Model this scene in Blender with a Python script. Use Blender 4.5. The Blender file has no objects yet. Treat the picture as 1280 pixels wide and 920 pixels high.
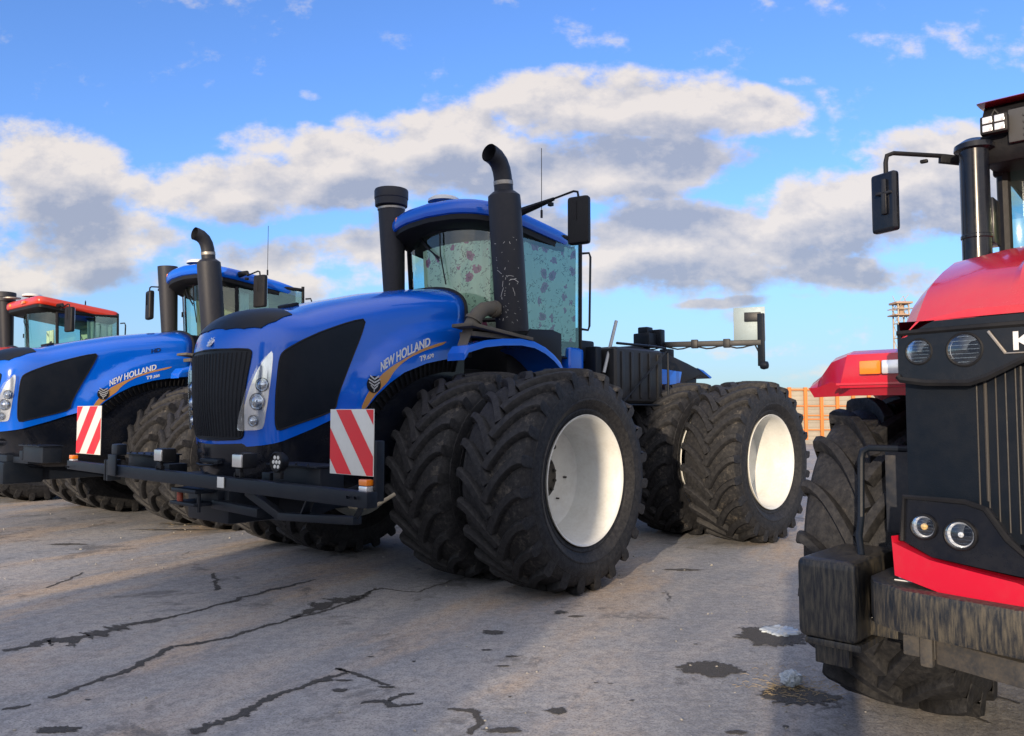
import bpy, bmesh, math, random
from math import pi, sin, cos, radians, sqrt, atan2, exp
from mathutils import Vector, Matrix, noise
from mathutils.bvhtree import BVHTree
random.seed(7)
S = bpy.context.scene
COL = S.collection
# ------------------------------------------------------------------ survey of the place (metres)
FPX, PITCH, EYE = 993.2, 0.0578, 1.577            # lens in photo pixels, camera tilt, eye height
C1, PHI1, PHI2 = (-1.1375, 8.6638), 0.7092, 0.7899   # front axle of the big tractor, bearings of its two halves
WB = 3.912

def frame(c, phi):
    F = Vector((-sin(phi), -cos(phi), 0)); L = Vector((-F.y, F.x, 0))
    return Vector((c[0], c[1], 0)), F, L
def ray(u, v):
    a = (u - 640) / FPX; b = -(v - 460) / FPX
    return Vector((a, cos(PITCH) - b * sin(PITCH), sin(PITCH) + b * cos(PITCH)))
def local_ray(u, v, c=C1, phi=PHI1):
    O, F, L = frame(c, phi); d = ray(u, v); e = Vector((0, 0, EYE)) - O
    return Vector((e.dot(F), e.dot(L), e.z)), Vector((d.dot(F), d.dot(L), d.z)).normalized()
def ground(u, v, z=0.0):
    d = ray(u, v); t = (z - EYE) / d.z
    return Vector((d.x * t, d.y * t, z))

# ------------------------------------------------------------------ materials
MATS = {}
def nodes_of(name):
    m = bpy.data.materials.new(name); m.use_nodes = True; nt = m.node_tree
    return m, nt, nt.nodes['Principled BSDF']
def N(nt, typ, **kw):
    n = nt.nodes.new(typ)
    for k, v in kw.items():
        if k.startswith('_'): setattr(n, k[1:], v)
        else: n.inputs[k.replace('__', ' ')].default_value = v
    return n
def math_n(nt, op, a, b=None, c=None, clamp=False):
    n = nt.nodes.new('ShaderNodeMath'); n.operation = op; n.use_clamp = clamp
    for i, x in enumerate((a, b, c)):
        if x is None: continue
        if isinstance(x, (int, float)): n.inputs[i].default_value = x
        else: nt.links.new(x, n.inputs[i])
    return n.outputs[0]
def mixc(nt, f, a, b):
    n = nt.nodes.new('ShaderNodeMix'); n.data_type = 'RGBA'
    for sock, x in ((n.inputs[0], f), (n.inputs[6], a), (n.inputs[7], b)):
        if isinstance(x, (int, float)): sock.default_value = x
        elif isinstance(x, (tuple, list)): sock.default_value = (*x[:3], 1)
        else: nt.links.new(x, sock)
    return n.outputs[2]
def ramp(nt, x, lo, hi, a=0.0, b=1.0):
    n = nt.nodes.new('ShaderNodeMapRange'); n.interpolation_type = 'SMOOTHSTEP'
    n.inputs[1].default_value = lo; n.inputs[2].default_value = hi; n.inputs[3].default_value = a; n.inputs[4].default_value = b
    nt.links.new(x, n.inputs[0]); return n.outputs[0]
def noise_n(nt, vec, scale, detail=4, rough=.55, dist=0.0):
    n = N(nt, 'ShaderNodeTexNoise', Scale=scale, Detail=detail, Roughness=rough, Distortion=dist)
    if vec is not None: nt.links.new(vec, n.inputs['Vector'])
    return n.outputs['Fac']
def coords(nt, scale=(1, 1, 1)):
    tc = nt.nodes.new('ShaderNodeTexCoord'); mp = nt.nodes.new('ShaderNodeMapping')
    mp.inputs['Scale'].default_value = scale; nt.links.new(tc.outputs['Object'], mp.inputs['Vector'])
    return mp.outputs['Vector']
def bump(nt, bs, h, strength, dist=.01):
    b = N(nt, 'ShaderNodeBump', Strength=strength, Distance=dist); nt.links.new(h, b.inputs['Height'])
    nt.links.new(b.outputs[0], bs.inputs['Normal']); return b
def basic(name, col, rough=.5, metal=0.0, coat=0.0, dust=.0, dustcol=(.19, .165, .13), dscale=3.0, bmp=0.0, bscale=60, streak=False, spec=.5):
    if name in MATS: return MATS[name]
    m, nt, bs = nodes_of(name)
    bs.inputs['Metallic'].default_value = metal; bs.inputs['Coat Weight'].default_value = coat
    bs.inputs['Coat Roughness'].default_value = .06; bs.inputs['Specular IOR Level'].default_value = spec
    v = coords(nt, (1, 1, .12) if streak else (1, 1, 1))
    n1 = noise_n(nt, v, dscale, 7, .65)
    n2 = noise_n(nt, coords(nt), dscale * 9, 4, .6)
    nn = math_n(nt, 'ADD', math_n(nt, 'MULTIPLY', n1, .7), math_n(nt, 'MULTIPLY', n2, .3))
    f = math_n(nt, 'MULTIPLY', ramp(nt, nn, .38, .68), dust)
    c = mixc(nt, f, col, dustcol)
    nt.links.new(c, bs.inputs['Base Color'])
    r = math_n(nt, 'ADD', math_n(nt, 'MULTIPLY', f, .5), rough, clamp=True)
    nt.links.new(r, bs.inputs['Roughness'])
    if bmp: bump(nt, bs, noise_n(nt, coords(nt), bscale, 3), bmp, .004)
    MATS[name] = m; return m
BLUE = basic('blue_paint', (.0, .105, .62), .16, 0, .5, .08, (.06, .12, .22), 2.0, spec=.4)
NAVY = basic('navy_black_mesh', (.003, .006, .012), .38, 0, .0, .18, (.03, .031, .034), 2.0, .2, 240, spec=.22)
BLK = basic('black_plastic', (.008, .009, .012), .45, 0, 0, .2, (.05, .048, .045), 3.0, .25, 120, spec=.2)
GLOSSBLK = basic('gloss_black', (.004, .006, .012), .2, 0, .15, .14, (.05, .047, .043), 4, spec=.3)
FRAME = basic('black_frame_paint', (.006, .010, .018), .4, 0, .0, .16, (.05, .048, .045), 4.0, .1, 60, spec=.25)
EXH = basic('exhaust_black', (.017, .02, .03), .5, .1, 0, .25, (.075, .07, .062), 2.5, .15, 90, True, spec=.3)
STEEL = basic('bare_steel', (.35, .34, .32), .45, .8, 0, .5, (.2, .15, .1), 8)
RUSTY = basic('dusty_steel', (.10, .095, .085), .7, .3, 0, .6, (.18, .15, .11), 14, .2, 60)
CREAM = basic('cream_rim_paint', (.70, .72, .70), .35, 0, .25, .32, (.38, .35, .29), 4)
RIMDARK = basic('dark_hub', (.03, .03, .03), .5, .4, 0, .4)
WHITE = basic('white_paint', (.64, .66, .64), .4, 0, .1, .12)
FROST = basic('frosted_reflector', (.74, .78, .82), .22, .25, .5, .03)
WLET = basic('white_lettering', (.66, .68, .70), .4, 0, 0, .1, (.3, .3, .3), 20)
GOLD = basic('gold_stripe', (.52, .26, .075), .35, .1, .3, .1)
RED = basic('signal_red', (.68, .008, .02), .4, 0, .2, .08)
REDP = basic('crimson_paint', (.50, .005, .028), .22, 0, .5, .13, (.3, .12, .1), 3)
CASE = basic('tractor_red_paint', (.55, .03, .012), .3, 0, .4, .15, (.3, .15, .1), 3)
GREYP = basic('grey_plate', (.20, .27, .31), .45, .2, 0, .15)
AMBER = basic('amber_lens', (.85, .22, .01), .15, 0, .8, .05, spec=.8)
SILVER = basic('lamp_reflector', (.85, .87, .9), .16, .55, .3, .05)
BEIGE = basic('beige_liner', (.52, .54, .36), .8, 0, 0, .2)
CLOTH = basic('pale_cloth', (.68, .70, .60), .9, 0, 0, .1)
TAN = basic('tan_wall_panel', (.36, .33, .27), .7, 0, 0, .5, (.25, .23, .2), .6)
ORANGE = basic('orange_steel', (.62, .19, .035), .55, .1, 0, .3, (.35, .2, .1), 3)
WEIGHT = basic('black_weight_streaked', (.006, .010, .018), .36, 0, .1, .60, (.15, .13, .09), 75, .15, 60, True, spec=.4)
CONC = basic('rough_concrete', (.28, .27, .25), .9, 0, 0, .4, (.2, .18, .15), 3, .5, 30)

def mk_glass(name, tint, gl=.05, haze=.06, gcol=(.9, .97, 1, 1)):
    m = bpy.data.materials.new(name); m.use_nodes = True; nt = m.node_tree; nt.nodes.clear()
    o = N(nt, 'ShaderNodeOutputMaterial'); t = N(nt, 'ShaderNodeBsdfTransparent', Color=(*tint, 1)); g = N(nt, 'ShaderNodeBsdfGlossy', Color=gcol, Roughness=.015)
    d = N(nt, 'ShaderNodeBsdfDiffuse', Color=(.45, .47, .42, 1))
    lw = N(nt, 'ShaderNodeLayerWeight', Blend=.35)
    f = math_n(nt, 'ADD', math_n(nt, 'MULTIPLY', lw.outputs['Fresnel'], .6), gl, clamp=True)
    mx = N(nt, 'ShaderNodeMixShader'); nt.links.new(f, mx.inputs[0]); nt.links.new(t.outputs[0], mx.inputs[1]); nt.links.new(g.outputs[0], mx.inputs[2])
    m2 = N(nt, 'ShaderNodeMixShader'); dz = math_n(nt, 'MULTIPLY', ramp(nt, noise_n(nt, coords(nt), 2.5, 7, .65), .4, .8), haze)
    nt.links.new(dz, m2.inputs[0]); nt.links.new(mx.outputs[0], m2.inputs[1]); nt.links.new(d.outputs[0], m2.inputs[2])
    nt.links.new(m2.outputs[0], o.inputs[0]); return m
GLASS = mk_glass('tinted_glass', (.74, .93, .86))
SIDEGLASS = mk_glass('side_glass', (.58, .86, .90), .14, .04, (.62, .92, 1, 1))
LENS = mk_glass('clear_lens', (.97, .98, 1), .06, .0)
MIRRORG = basic('mirror_glass', (.6, .65, .7), .05, 1.0)

def mk_rubber():
    m, nt, bs = nodes_of('tyre_rubber')
    v = coords(nt); sep = nt.nodes.new('ShaderNodeSeparateXYZ'); nt.links.new(v, sep.inputs[0])
    r = math_n(nt, 'SQRT', math_n(nt, 'ADD', math_n(nt, 'MULTIPLY', sep.outputs[0], sep.outputs[0]), math_n(nt, 'MULTIPLY', sep.outputs[2], sep.outputs[2])))
    at = nt.nodes.new('ShaderNodeAttribute'); at.attribute_name = 'dirt'
    n1 = noise_n(nt, v, 4.0, 6, .7); n2 = noise_n(nt, v, 26, 6, .7)
    nn = math_n(nt, 'ADD', math_n(nt, 'MULTIPLY', n1, .5), math_n(nt, 'MULTIPLY', n2, .5))
    f = ramp(nt, math_n(nt, 'ADD', nn, math_n(nt, 'MULTIPLY', at.outputs['Fac'], .40)), .70, .92)
    film = math_n(nt, 'MULTIPLY', ramp(nt, n2, .3, .75), .5)
    base = mixc(nt, film, (.010, .011, .014), (.058, .058, .060))
    c = mixc(nt, f, base, (.125, .112, .095))
    nt.links.new(c, bs.inputs['Base Color']); bs.inputs['Roughness'].default_value = .62; bs.inputs['Specular IOR Level'].default_value = .28
    bump(nt, bs, math_n(nt, 'ADD', noise_n(nt, v, 30, 6, .7), math_n(nt, 'MULTIPLY', f, .8)), .55, .012)
    return m
RUBBER = mk_rubber()

def mk_floral():
    m, nt, bs = nodes_of('floral_cloth'); v0 = coords(nt)
    nz = N(nt, 'ShaderNodeTexNoise', Scale=9, Detail=3); nt.links.new(v0, nz.inputs['Vector'])
    dv = N(nt, 'ShaderNodeMixRGB', Fac=.10); nt.links.new(v0, dv.inputs[1]); nt.links.new(nz.outputs['Color'], dv.inputs[2]); v = dv.outputs[0]
    vo = N(nt, 'ShaderNodeTexVoronoi', Scale=6.5, Randomness=.8); nt.links.new(v, vo.inputs['Vector'])
    sc = nt.nodes.new('ShaderNodeSeparateColor'); nt.links.new(vo.outputs['Color'], sc.inputs[0])
    pick = math_n(nt, 'GREATER_THAN', sc.outputs[0], .30)
    pet = math_n(nt, 'ADD', vo.outputs['Distance'], math_n(nt, 'MULTIPLY', noise_n(nt, v, 40, 2), .35))
    fl = math_n(nt, 'MULTIPLY', math_n(nt, 'LESS_THAN', pet, .50), pick)
    core = math_n(nt, 'MULTIPLY', math_n(nt, 'LESS_THAN', pet, .33), pick)
    n = noise_n(nt, v, 13, 3, .6); tw = math_n(nt, 'LESS_THAN', math_n(nt, 'ABSOLUTE', math_n(nt, 'SUBTRACT', n, .52)), .013)
    tw = math_n(nt, 'MULTIPLY', tw, math_n(nt, 'GREATER_THAN', noise_n(nt, v, 5, 2), .47))
    c = mixc(nt, tw, (.80, .84, .74), (.07, .10, .09))
    c = mixc(nt, fl, c, (.50, .12, .26)); c = mixc(nt, core, c, (.25, .03, .12))
    nt.links.new(c, bs.inputs['Base Color']); bs.inputs['Roughness'].default_value = .9
    return m
FLORAL = mk_floral()

# ------------------------------------------------------------------ mesh builder
class MB:
    def __init__(s): s.v = []; s.f = []; s.sm = []
    def add(s, vs, fs, M=None, smooth=False):
        o = len(s.v)
        s.v += [tuple(M @ Vector(v)) if M is not None else tuple(v) for v in vs]
        s.f += [tuple(i + o for i in f) for f in fs]; s.sm += [smooth] * len(fs); return s
    def box(s, c, d, r=(0, 0, 0), bev=.008, seg=2, M=None):
        bm = bmesh.new(); bmesh.ops.create_cube(bm, size=1)
        for v in bm.verts: v.co = Vector((v.co.x * d[0], v.co.y * d[1], v.co.z * d[2]))
        if bev > 0: bmesh.ops.bevel(bm, geom=bm.edges[:], offset=min(bev, min(d) * .45), segments=seg, profile=.6, affect='EDGES')
        T = Matrix.Translation(c) @ Matrix.Rotation(r[2], 4, 'Z') @ Matrix.Rotation(r[1], 4, 'Y') @ Matrix.Rotation(r[0], 4, 'X')
        if M is not None: T = M @ T
        bm.verts.index_update(); s.add([v.co.copy() for v in bm.verts], [[v.index for v in f.verts] for f in bm.faces], T); bm.free(); return s
    def beam(s, a, b, w, h, bev=.006, up=(0, 0, 1)):
        a = Vector(a); b = Vector(b); d = b - a; x = d.normalized(); u = Vector(up)
        y = u.cross(x).normalized(); z = x.cross(y)
        M = Matrix((( x.x, y.x, z.x, (a.x + b.x) / 2), (x.y, y.y, z.y, (a.y + b.y) / 2), (x.z, y.z, z.z, (a.z + b.z) / 2), (0, 0, 0, 1)))
        return s.box((0, 0, 0), (d.length, w, h), bev=bev, M=M)
    def tube(s, pts, r, n=12, caps=True, smooth=True):
        pts = [Vector(p) for p in pts]; rs = r if isinstance(r, (list, tuple)) else [r] * len(pts)
        t = [(pts[min(i + 1, len(pts) - 1)] - pts[max(i - 1, 0)]).normalized() for i in range(len(pts))]
        u = t[0].orthogonal().normalized(); o = len(s.v); vs = []; fs = []
        for i, p in enumerate(pts):
            if i: u = (u - t[i] * u.dot(t[i])).normalized()
            w = t[i].cross(u)
            for k in range(n):
                a = 2 * pi * k / n; vs.append(p + (u * cos(a) + w * sin(a)) * rs[i])
        for i in range(len(pts) - 1):
            for k in range(n): fs.append((i * n + k, i * n + (k + 1) % n, (i + 1) * n + (k + 1) % n, (i + 1) * n + k))
        s.add(vs, fs, None, smooth)
        if caps: s.add(vs, [tuple(reversed(range(n))), tuple((len(pts) - 1) * n + k for k in range(n))])
        return s
    def lathe(s, prof, n=48, M=None, smooth=True, axis='Y'):
        # prof: (r, h) pairs, turned round local Y (or Z)
        vs = []; fs = []
        for (r, h) in prof:
            for k in range(n):
                a = 2 * pi * k / n
                vs.append((r * cos(a), h, r * sin(a)) if axis == 'Y' else (r * cos(a), r * sin(a), h))
        for i in range(len(prof) - 1):
            for k in range(n):
                q = (i * n + k, (i + 1) * n + k, (i + 1) * n + (k + 1) % n, i * n + (k + 1) % n)
                fs.append(q if axis == 'Y' else q[::-1])
        return s.add(vs, fs, M, smooth)
    def prism(s, poly, lo, hi, axis='Y', bev=0.0, M=None):
        bm = bmesh.new(); f3 = {'Y': lambda p, h: (p[0], h, p[1]), 'X': lambda p, h: (h, p[0], p[1]), 'Z': lambda p, h: (p[0], p[1], h)}[axis]
        a = [bm.verts.new(f3(p, lo)) for p in poly]; b = [bm.verts.new(f3(p, hi)) for p in poly]; n = len(poly)
        bm.faces.new(a); bm.faces.new(b[::-1])
        for i in range(n): bm.faces.new((a[(i + 1) % n], a[i], b[i], b[(i + 1) % n]))
        bmesh.ops.recalc_face_normals(bm, faces=bm.faces)
        if bev: bmesh.ops.bevel(bm, geom=bm.edges[:], offset=bev, segments=2, profile=.6, affect='EDGES')
        bm.verts.index_update(); s.add([v.co.copy() for v in bm.verts], [[v.index for v in f.verts] for f in bm.faces], M); bm.free(); return s
    def build(s, name, mat, parent=None, loc=(0, 0, 0), rz=0.0, ang=32, flip=False, weld=False):
        me = bpy.data.meshes.new(name); me.from_pydata(s.v, [], s.f); me.update()
        bm = bmesh.new(); bm.from_mesh(me)
        if weld: bmesh.ops.remove_doubles(bm, verts=bm.verts, dist=1e-5)
        if weld: bmesh.ops.recalc_face_normals(bm, faces=bm.faces)
        if flip: bmesh.ops.reverse_faces(bm, faces=bm.faces)
        for f in bm.faces: f.smooth = True
        a = radians(ang)
        for e in bm.edges:
            if len(e.link_faces) == 2 and e.calc_face_angle(0) > a: e.smooth = False
        bm.to_mesh(me); bm.free()
        o = bpy.data.objects.new(name, me); COL.objects.link(o)
        for q in (mat if isinstance(mat, (list, tuple)) else [mat]): me.materials.append(q)
        if parent is not None: o.parent = parent
        o.location = loc; o.rotation_euler = (0, 0, rz); return o
def empty(name, loc, rz, label=None, cat=None, group=None):
    o = bpy.data.objects.new(name, None); o.empty_display_size = .3; COL.objects.link(o); o.location = loc; o.rotation_euler = (0, 0, rz)
    if label: o['label'] = label
    if cat: o['category'] = cat
    if group: o['group'] = group
    return o
def tag(o, label, cat, group=None):
    o['label'] = label; o['category'] = cat
    if group: o['group'] = group
    return o
def copy_tree(o, parent=None):
    c = o.copy(); COL.objects.link(c)
    if parent is not None: c.parent = parent
    for ch in o.children: copy_tree(ch, c)
    return c

# ------------------------------------------------------------------ surface patches
def patch_cells(poly, step):
    """2-D polygon cut into small faces so that it can follow a curved surface"""
    bm = bmesh.new(); vs = [bm.verts.new((p[0], p[1], 0)) for p in poly]; bm.faces.new(vs)
    xs = [p[0] for p in poly]; ys = [p[1] for p in poly]
    for ax, lo, hi in ((0, min(xs), max(xs)), (1, min(ys), max(ys))):
        t = lo + step
        while t < hi:
            co = (t, 0, 0) if ax == 0 else (0, t, 0); no = (1, 0, 0) if ax == 0 else (0, 1, 0)
            bmesh.ops.bisect_plane(bm, geom=bm.verts[:] + bm.edges[:] + bm.faces[:], plane_co=co, plane_no=no, dist=1e-6)
            t += step
    bmesh.ops.triangulate(bm, faces=[f for f in bm.faces if len(f.verts) > 4])
    bm.verts.index_update()
    r = [tuple(v.co[:2]) for v in bm.verts], [[v.index for v in f.verts] for f in bm.faces]; bm.free(); return r
def smooth_poly(p, n=3):
    for _ in range(n):
        q = []
        for i in range(len(p)):
            a, b = p[i], p[(i + 1) % len(p)]
            q += [(a[0] * .8 + b[0] * .2, a[1] * .8 + b[1] * .2), (a[0] * .2 + b[0] * .8, a[1] * .2 + b[1] * .8)]
        p = q
    return p
def spatch(name, cells, mapf, mat, parent, off=.004, depth=.012, mirror=False, ang=30, xf=None):
    """cells mapped on a surface by mapf -> (point, normal), with thickness going inwards"""
    vs, fs = cells; P = []; ok = True
    for v in vs:
        h = mapf(*v)
        P.append(h)
    last = None
    for i, h in enumerate(P):
        if h is None: P[i] = last
        else: last = h
    for i in range(len(P) - 1, -1, -1):
        if P[i] is None: P[i] = last
        else: last = P[i]
    top = [p + n * off for p, n in P]; bot = [p - n * depth for p, n in P]
    n = len(top); F = [tuple(f) for f in fs]
    # orient outward
    a, b, c = (top[i] for i in F[0][:3])
    if (b - a).cross(c - a).dot(P[F[0][0]][1]) < 0: F = [f[::-1] for f in F]
    edges = {}
    for f in F:
        for i in range(len(f)):
            e = (f[i], f[(i + 1) % len(f)]); edges[e] = 1
    side = [(e[1], e[0], e[0] + n, e[1] + n) for e in edges if (e[1], e[0]) not in edges]
    allf = F + [tuple(i + n for i in f[::-1]) for f in F] + side
    V = top + bot
    if mirror: V = [Vector((v.x, -v.y, v.z)) for v in V]; allf = [f[::-1] for f in allf]
    if xf: V = [xf(v) for v in V]
    m = MB(); m.add(V, allf); return m.build(name, mat, parent, ang=ang)

def text_cells(txt, step=None):
    cu = bpy.data.curves.new('t', 'FONT'); cu.body = txt; cu.fill_mode = 'FRONT'; cu.offset = .018
    cu.resolution_u = 4
    o = bpy.data.objects.new('t', cu); COL.objects.link(o)
    dg = bpy.context.evaluated_depsgraph_get(); me = bpy.data.meshes.new_from_object(o.evaluated_get(dg))
    vs = [(v.co.x, v.co.y) for v in me.vertices]; fs = [tuple(p.vertices) for p in me.polygons]
    bpy.data.objects.remove(o); bpy.data.curves.remove(cu); bpy.data.meshes.remove(me)
    x0 = min(v[0] for v in vs); x1 = max(v[0] for v in vs); y0 = min(v[1] for v in vs); y1 = max(v[1] for v in vs)
    return [((v[0] - x0) / (x1 - x0), (v[1] - y0) / (y1 - y0)) for v in vs], fs, (x1 - x0) / (y1 - y0)
def interp(pts, t):
    t = max(0, min(1, t)) * (len(pts) - 1); i = min(int(t), len(pts) - 2); f = t - i
    return tuple(a + (b - a) * f for a, b in zip(pts[i], pts[i + 1]))
def curve_at(tab, x):
    if x <= tab[0][0]: return tab[0][1]
    for (a, b), (c, d) in zip(tab, tab[1:]):
        if x <= c:
            t = (x - a) / (c - a); return b + (d - b) * t
    return tab[-1][1]
def sstep(a, b, x):
    t = max(0, min(1, (x - a) / (b - a))); return t * t * (3 - 2 * t)

# ------------------------------------------------------------------ tyres, rims, wheels
def tyre_mesh(R, HW, rr, nl, lugw, lugh, travel, outer_dirt=1.0, seed=1):
    rnd = random.Random(seed); mb = MB(); B = R - lugh
    half = [(B, 0), (B - .004, HW * .45), (B - .012, HW * .75), (B - .03, HW * .93), (B - .06, HW * 1.0), (B - .11, HW * 1.035),
            (B - .115, HW * 1.05), (B - .13, HW * 1.055), (B - (B - rr) * .45, HW * 1.075), (B - (B - rr) * .62, HW * 1.05), (B - (B - rr) * .63, HW * 1.06), (B - (B - rr) * .66, HW * 1.06),
            (B - (B - rr) * .8, HW * .97), (rr + .045, HW * .90), (rr + .035, HW * .91), (rr + .012, HW * .89), (rr - .02, HW * .84), (rr - .03, HW * .5)]
    prof = [(r, -y) for r, y in half[::-1]] + half[1:]
    mb.lathe(prof, 120, None, True)
    base = len(mb.v)
    T = [(0.0, 0), (.12, 0), (.28, 0), (.45, 0), (.62, 0), (.78, 0), (.92, 0), (1.0, 0)]
    for side in (1, -1):
        for k in range(nl):
            a0 = 2 * pi * (k + (.5 if side < 0 else 0)) / nl
            wear = rnd.uniform(-.004, .002); secs = []
            for j in range(11):
                t = j / 10
                y = (-.05 + t * 1.06) * HW
                g = 1 - (1 - t) ** 1.7
                da = travel * g / R
                r_out = R + wear - .020 * t * t; r_in = B - .03
                if t > .95: r_out -= .012
                w = lugw * (1.0 + .25 * (1 - t) ** 2) * (1.15 if t > .9 else 1)
                slope = travel * 1.7 * (1 - t + .02) ** .7 / HW      # circumferential travel per lateral metre
                cs = 1 / sqrt(1 + slope * slope)
                # cross-section perpendicular to the bar: offsets (circ, lat)
                ox, oy = cs, -slope * cs
                ring = []
                for (q, rad) in ((-.62, r_in), (-.56, B + .004), (-.42, r_out - .008), (-.34, r_out), (.34, r_out), (.42, r_out - .008), (.56, B + .004), (.62, r_in)):
                    yy = y + oy * q * w; aa = a0 + da + ox * q * w / R
                    rd = rad
                    if abs(yy) > HW * .93: rd = min(rd, R + wear - .02)
                    ring.append((rd * cos(aa), side * yy, rd * sin(aa)))
                secs.append(ring)
            # shoulder end wraps down the sidewall
            last = secs[-1]; ring = []
            for i, p in enumerate(last):
                a = atan2(p[2], p[0]) + .002; rd = sqrt(p[0] ** 2 + p[2] ** 2)
                rd2 = B - .16 + (rd - r_in) * .1
                ring.append((rd2 * cos(a), side * HW * 1.055, rd2 * sin(a)))
            secs.append(ring)
            vs = [p for s_ in secs for p in s_]; n = 8; fs = []
            for i in range(len(secs) - 1):
                for q in range(n - 1):
                    f = (i * n + q, i * n + q + 1, (i + 1) * n + q + 1, (i + 1) * n + q); fs.append(f if side < 0 else f[::-1])
            c0 = tuple(range(n)); fs.append(c0[::-1] if side < 0 else c0)
            c1 = tuple((len(secs) - 1) * n + q for q in range(n)); fs.append(c1 if side < 0 else c1[::-1])
            mb.add(vs, fs)
    o = mb.build('tyre', RUBBER, None, ang=28)
    at = o.data.attributes.new('dirt', 'FLOAT', 'POINT')
    vals = []
    for v in o.data.vertices:
        x, y, z = v.co; r = sqrt(x * x + z * z); t = 0.0
        if r > B - .05:
            t = .42 if r < B + .02 else .18
            if y > 0: t *= outer_dirt
        vals.append(t)
    at.data.foreach_set('value', vals)
    return o
def rim_obj(rr, inset, HW, deep=.36, holes=True):
    y0 = HW - .028
    prof = [(rr - .012, y0 - .03), (rr, y0 - .01), (rr + .004, y0), (rr, y0 + .006), (rr - .008, y0 + .003), (rr - .02, y0 - .012), (rr - .032, y0 - .03), (rr - .036, y0 - .09), (rr - .05, y0 - .12), (rr - .054, y0 - .18),
            (rr - .075, y0 - .215), (rr - .08, y0 - .29), (rr - .10, y0 - deep + .01), (rr - .115, y0 - deep), (rr * .72, y0 - deep - .015), (rr * .6, y0 - deep - .05), (rr * .42, y0 - deep - .06), (rr * .40, y0 - deep - .05), (.001, y0 - deep - .05)]
    mb = MB(); mb.lathe(prof, 96)
    back = [(.001, y0 - deep - .08), (rr * .6, y0 - deep - .08), (rr - .12, y0 - deep - .03), (rr - .10, y0 - deep - .10), (rr - .04, -y0 + .05), (rr, -y0), (rr - .012, -y0 + .03)]
    mb.lathe(back, 96)
    # weld-on valve guard and clip
    mb.box((rr * .55, y0 - .17, rr * .60), (.05, .03, .02), bev=.006)
    return mb, y0, deep
PROTO = {}
def make_wheel(parent, kind, x, y, z, side, rot, rz=0.0):
    if kind not in PROTO:
        if kind == 'dual':
            R, HW, rr = 1.008, .352, .580; ty = tyre_mesh(R, HW, rr + .010, 23, .075, .058, .36, 1.25)
            deep = .47
        else:
            R, HW, rr = .85, .33, .44; ty = tyre_mesh(R, HW, rr + .01, 18, .055, .062, .42, .4, 5)
            deep = .2
        mb, y0, dp = rim_obj(rr, 0, HW, deep)
        hub = MB(); yc = y0 - deep - .05
        hub.lathe([(.001, yc + .03), (.12, yc + .03), (.13, yc + .02), (.135, yc + .012), (.205, yc + .012), (.21, yc + .002)], 32)
        for k in range(12):
            a = 2 * pi * k / 12 + .1
            hub.lathe([(.001, yc + .035), (.013, yc + .035), (.015, yc + .030), (.015, yc)], 8, Matrix.Translation((.175 * cos(a), 0, .175 * sin(a))))
        for (a, q, r_) in ((2.5, .32, .022), (.8, .33, .010), (3.6, .34, .010), (5.1, .32, .022), (1.6, .30, .008), (4.3, .31, .008), (0.0, .33, .012)):
            hub.lathe([(.001, yc + .032), (r_, yc + .032), (r_, yc)], 12, Matrix.Translation((q * cos(a), 0, q * sin(a))))
        h = hub.build('wheel', RIMDARK); rim = mb.build('rim', CREAM, h, ang=40); ty.parent = h
        PROTO[kind] = h; w = h; w.parent = parent
        if side < 0: pass
    else:
        w = copy_tree(PROTO[kind]); w.parent = parent
    w.location = (x, y, z); 
    w.rotation_euler = (0, rot, rz)
    if side < 0:                       # the dish faces outwards on the other side, the tread keeps its direction
        for c in w.children:
            c.rotation_euler = (0, 0, 0) if c.name.startswith('tyre') else (0, 0, pi)
    return w

# ------------------------------------------------------------------ the long blue tractors
ZR = [(-.3, 2.965), (-.15, 2.95), (.3, 2.885), (.8, 2.79), (1.3, 2.66), (1.75, 2.52), (2.0, 2.45), (2.32, 2.34)]
ARCH = [(-.3, 2.17), (-.1, 2.165), (.19, 2.13), (.45, 2.075), (.73, 1.975), (.9, 1.87), (1.05, 1.75), (1.17, 1.625), (1.4, 1.565), (1.7, 1.445), (2.0, 1.34), (2.31, 1.285)]
def hood_plan():
    side = [(-.14, .735), (0, .732), (.15, .729), (.3, .725), (.45, .72), (.6, .715), (.73, .71), (.8, .708), (.9, .705), (.98, .703), (1.05, .70), (1.11, .698), (1.17, .695), (1.28, .692), (1.4, .688), (1.5, .685), (1.6, .682), (1.7, .68), (1.8, .676), (1.9, .67), (1.98, .66),
            (2.05, .64), (2.11, .605), (2.155, .56), (2.19, .50), (2.225, .42), (2.255, .33), (2.28, .22), (2.298, .11), (2.303, 0)]
    return side + [(x, -y) for x, y in side[-2::-1]]
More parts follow.
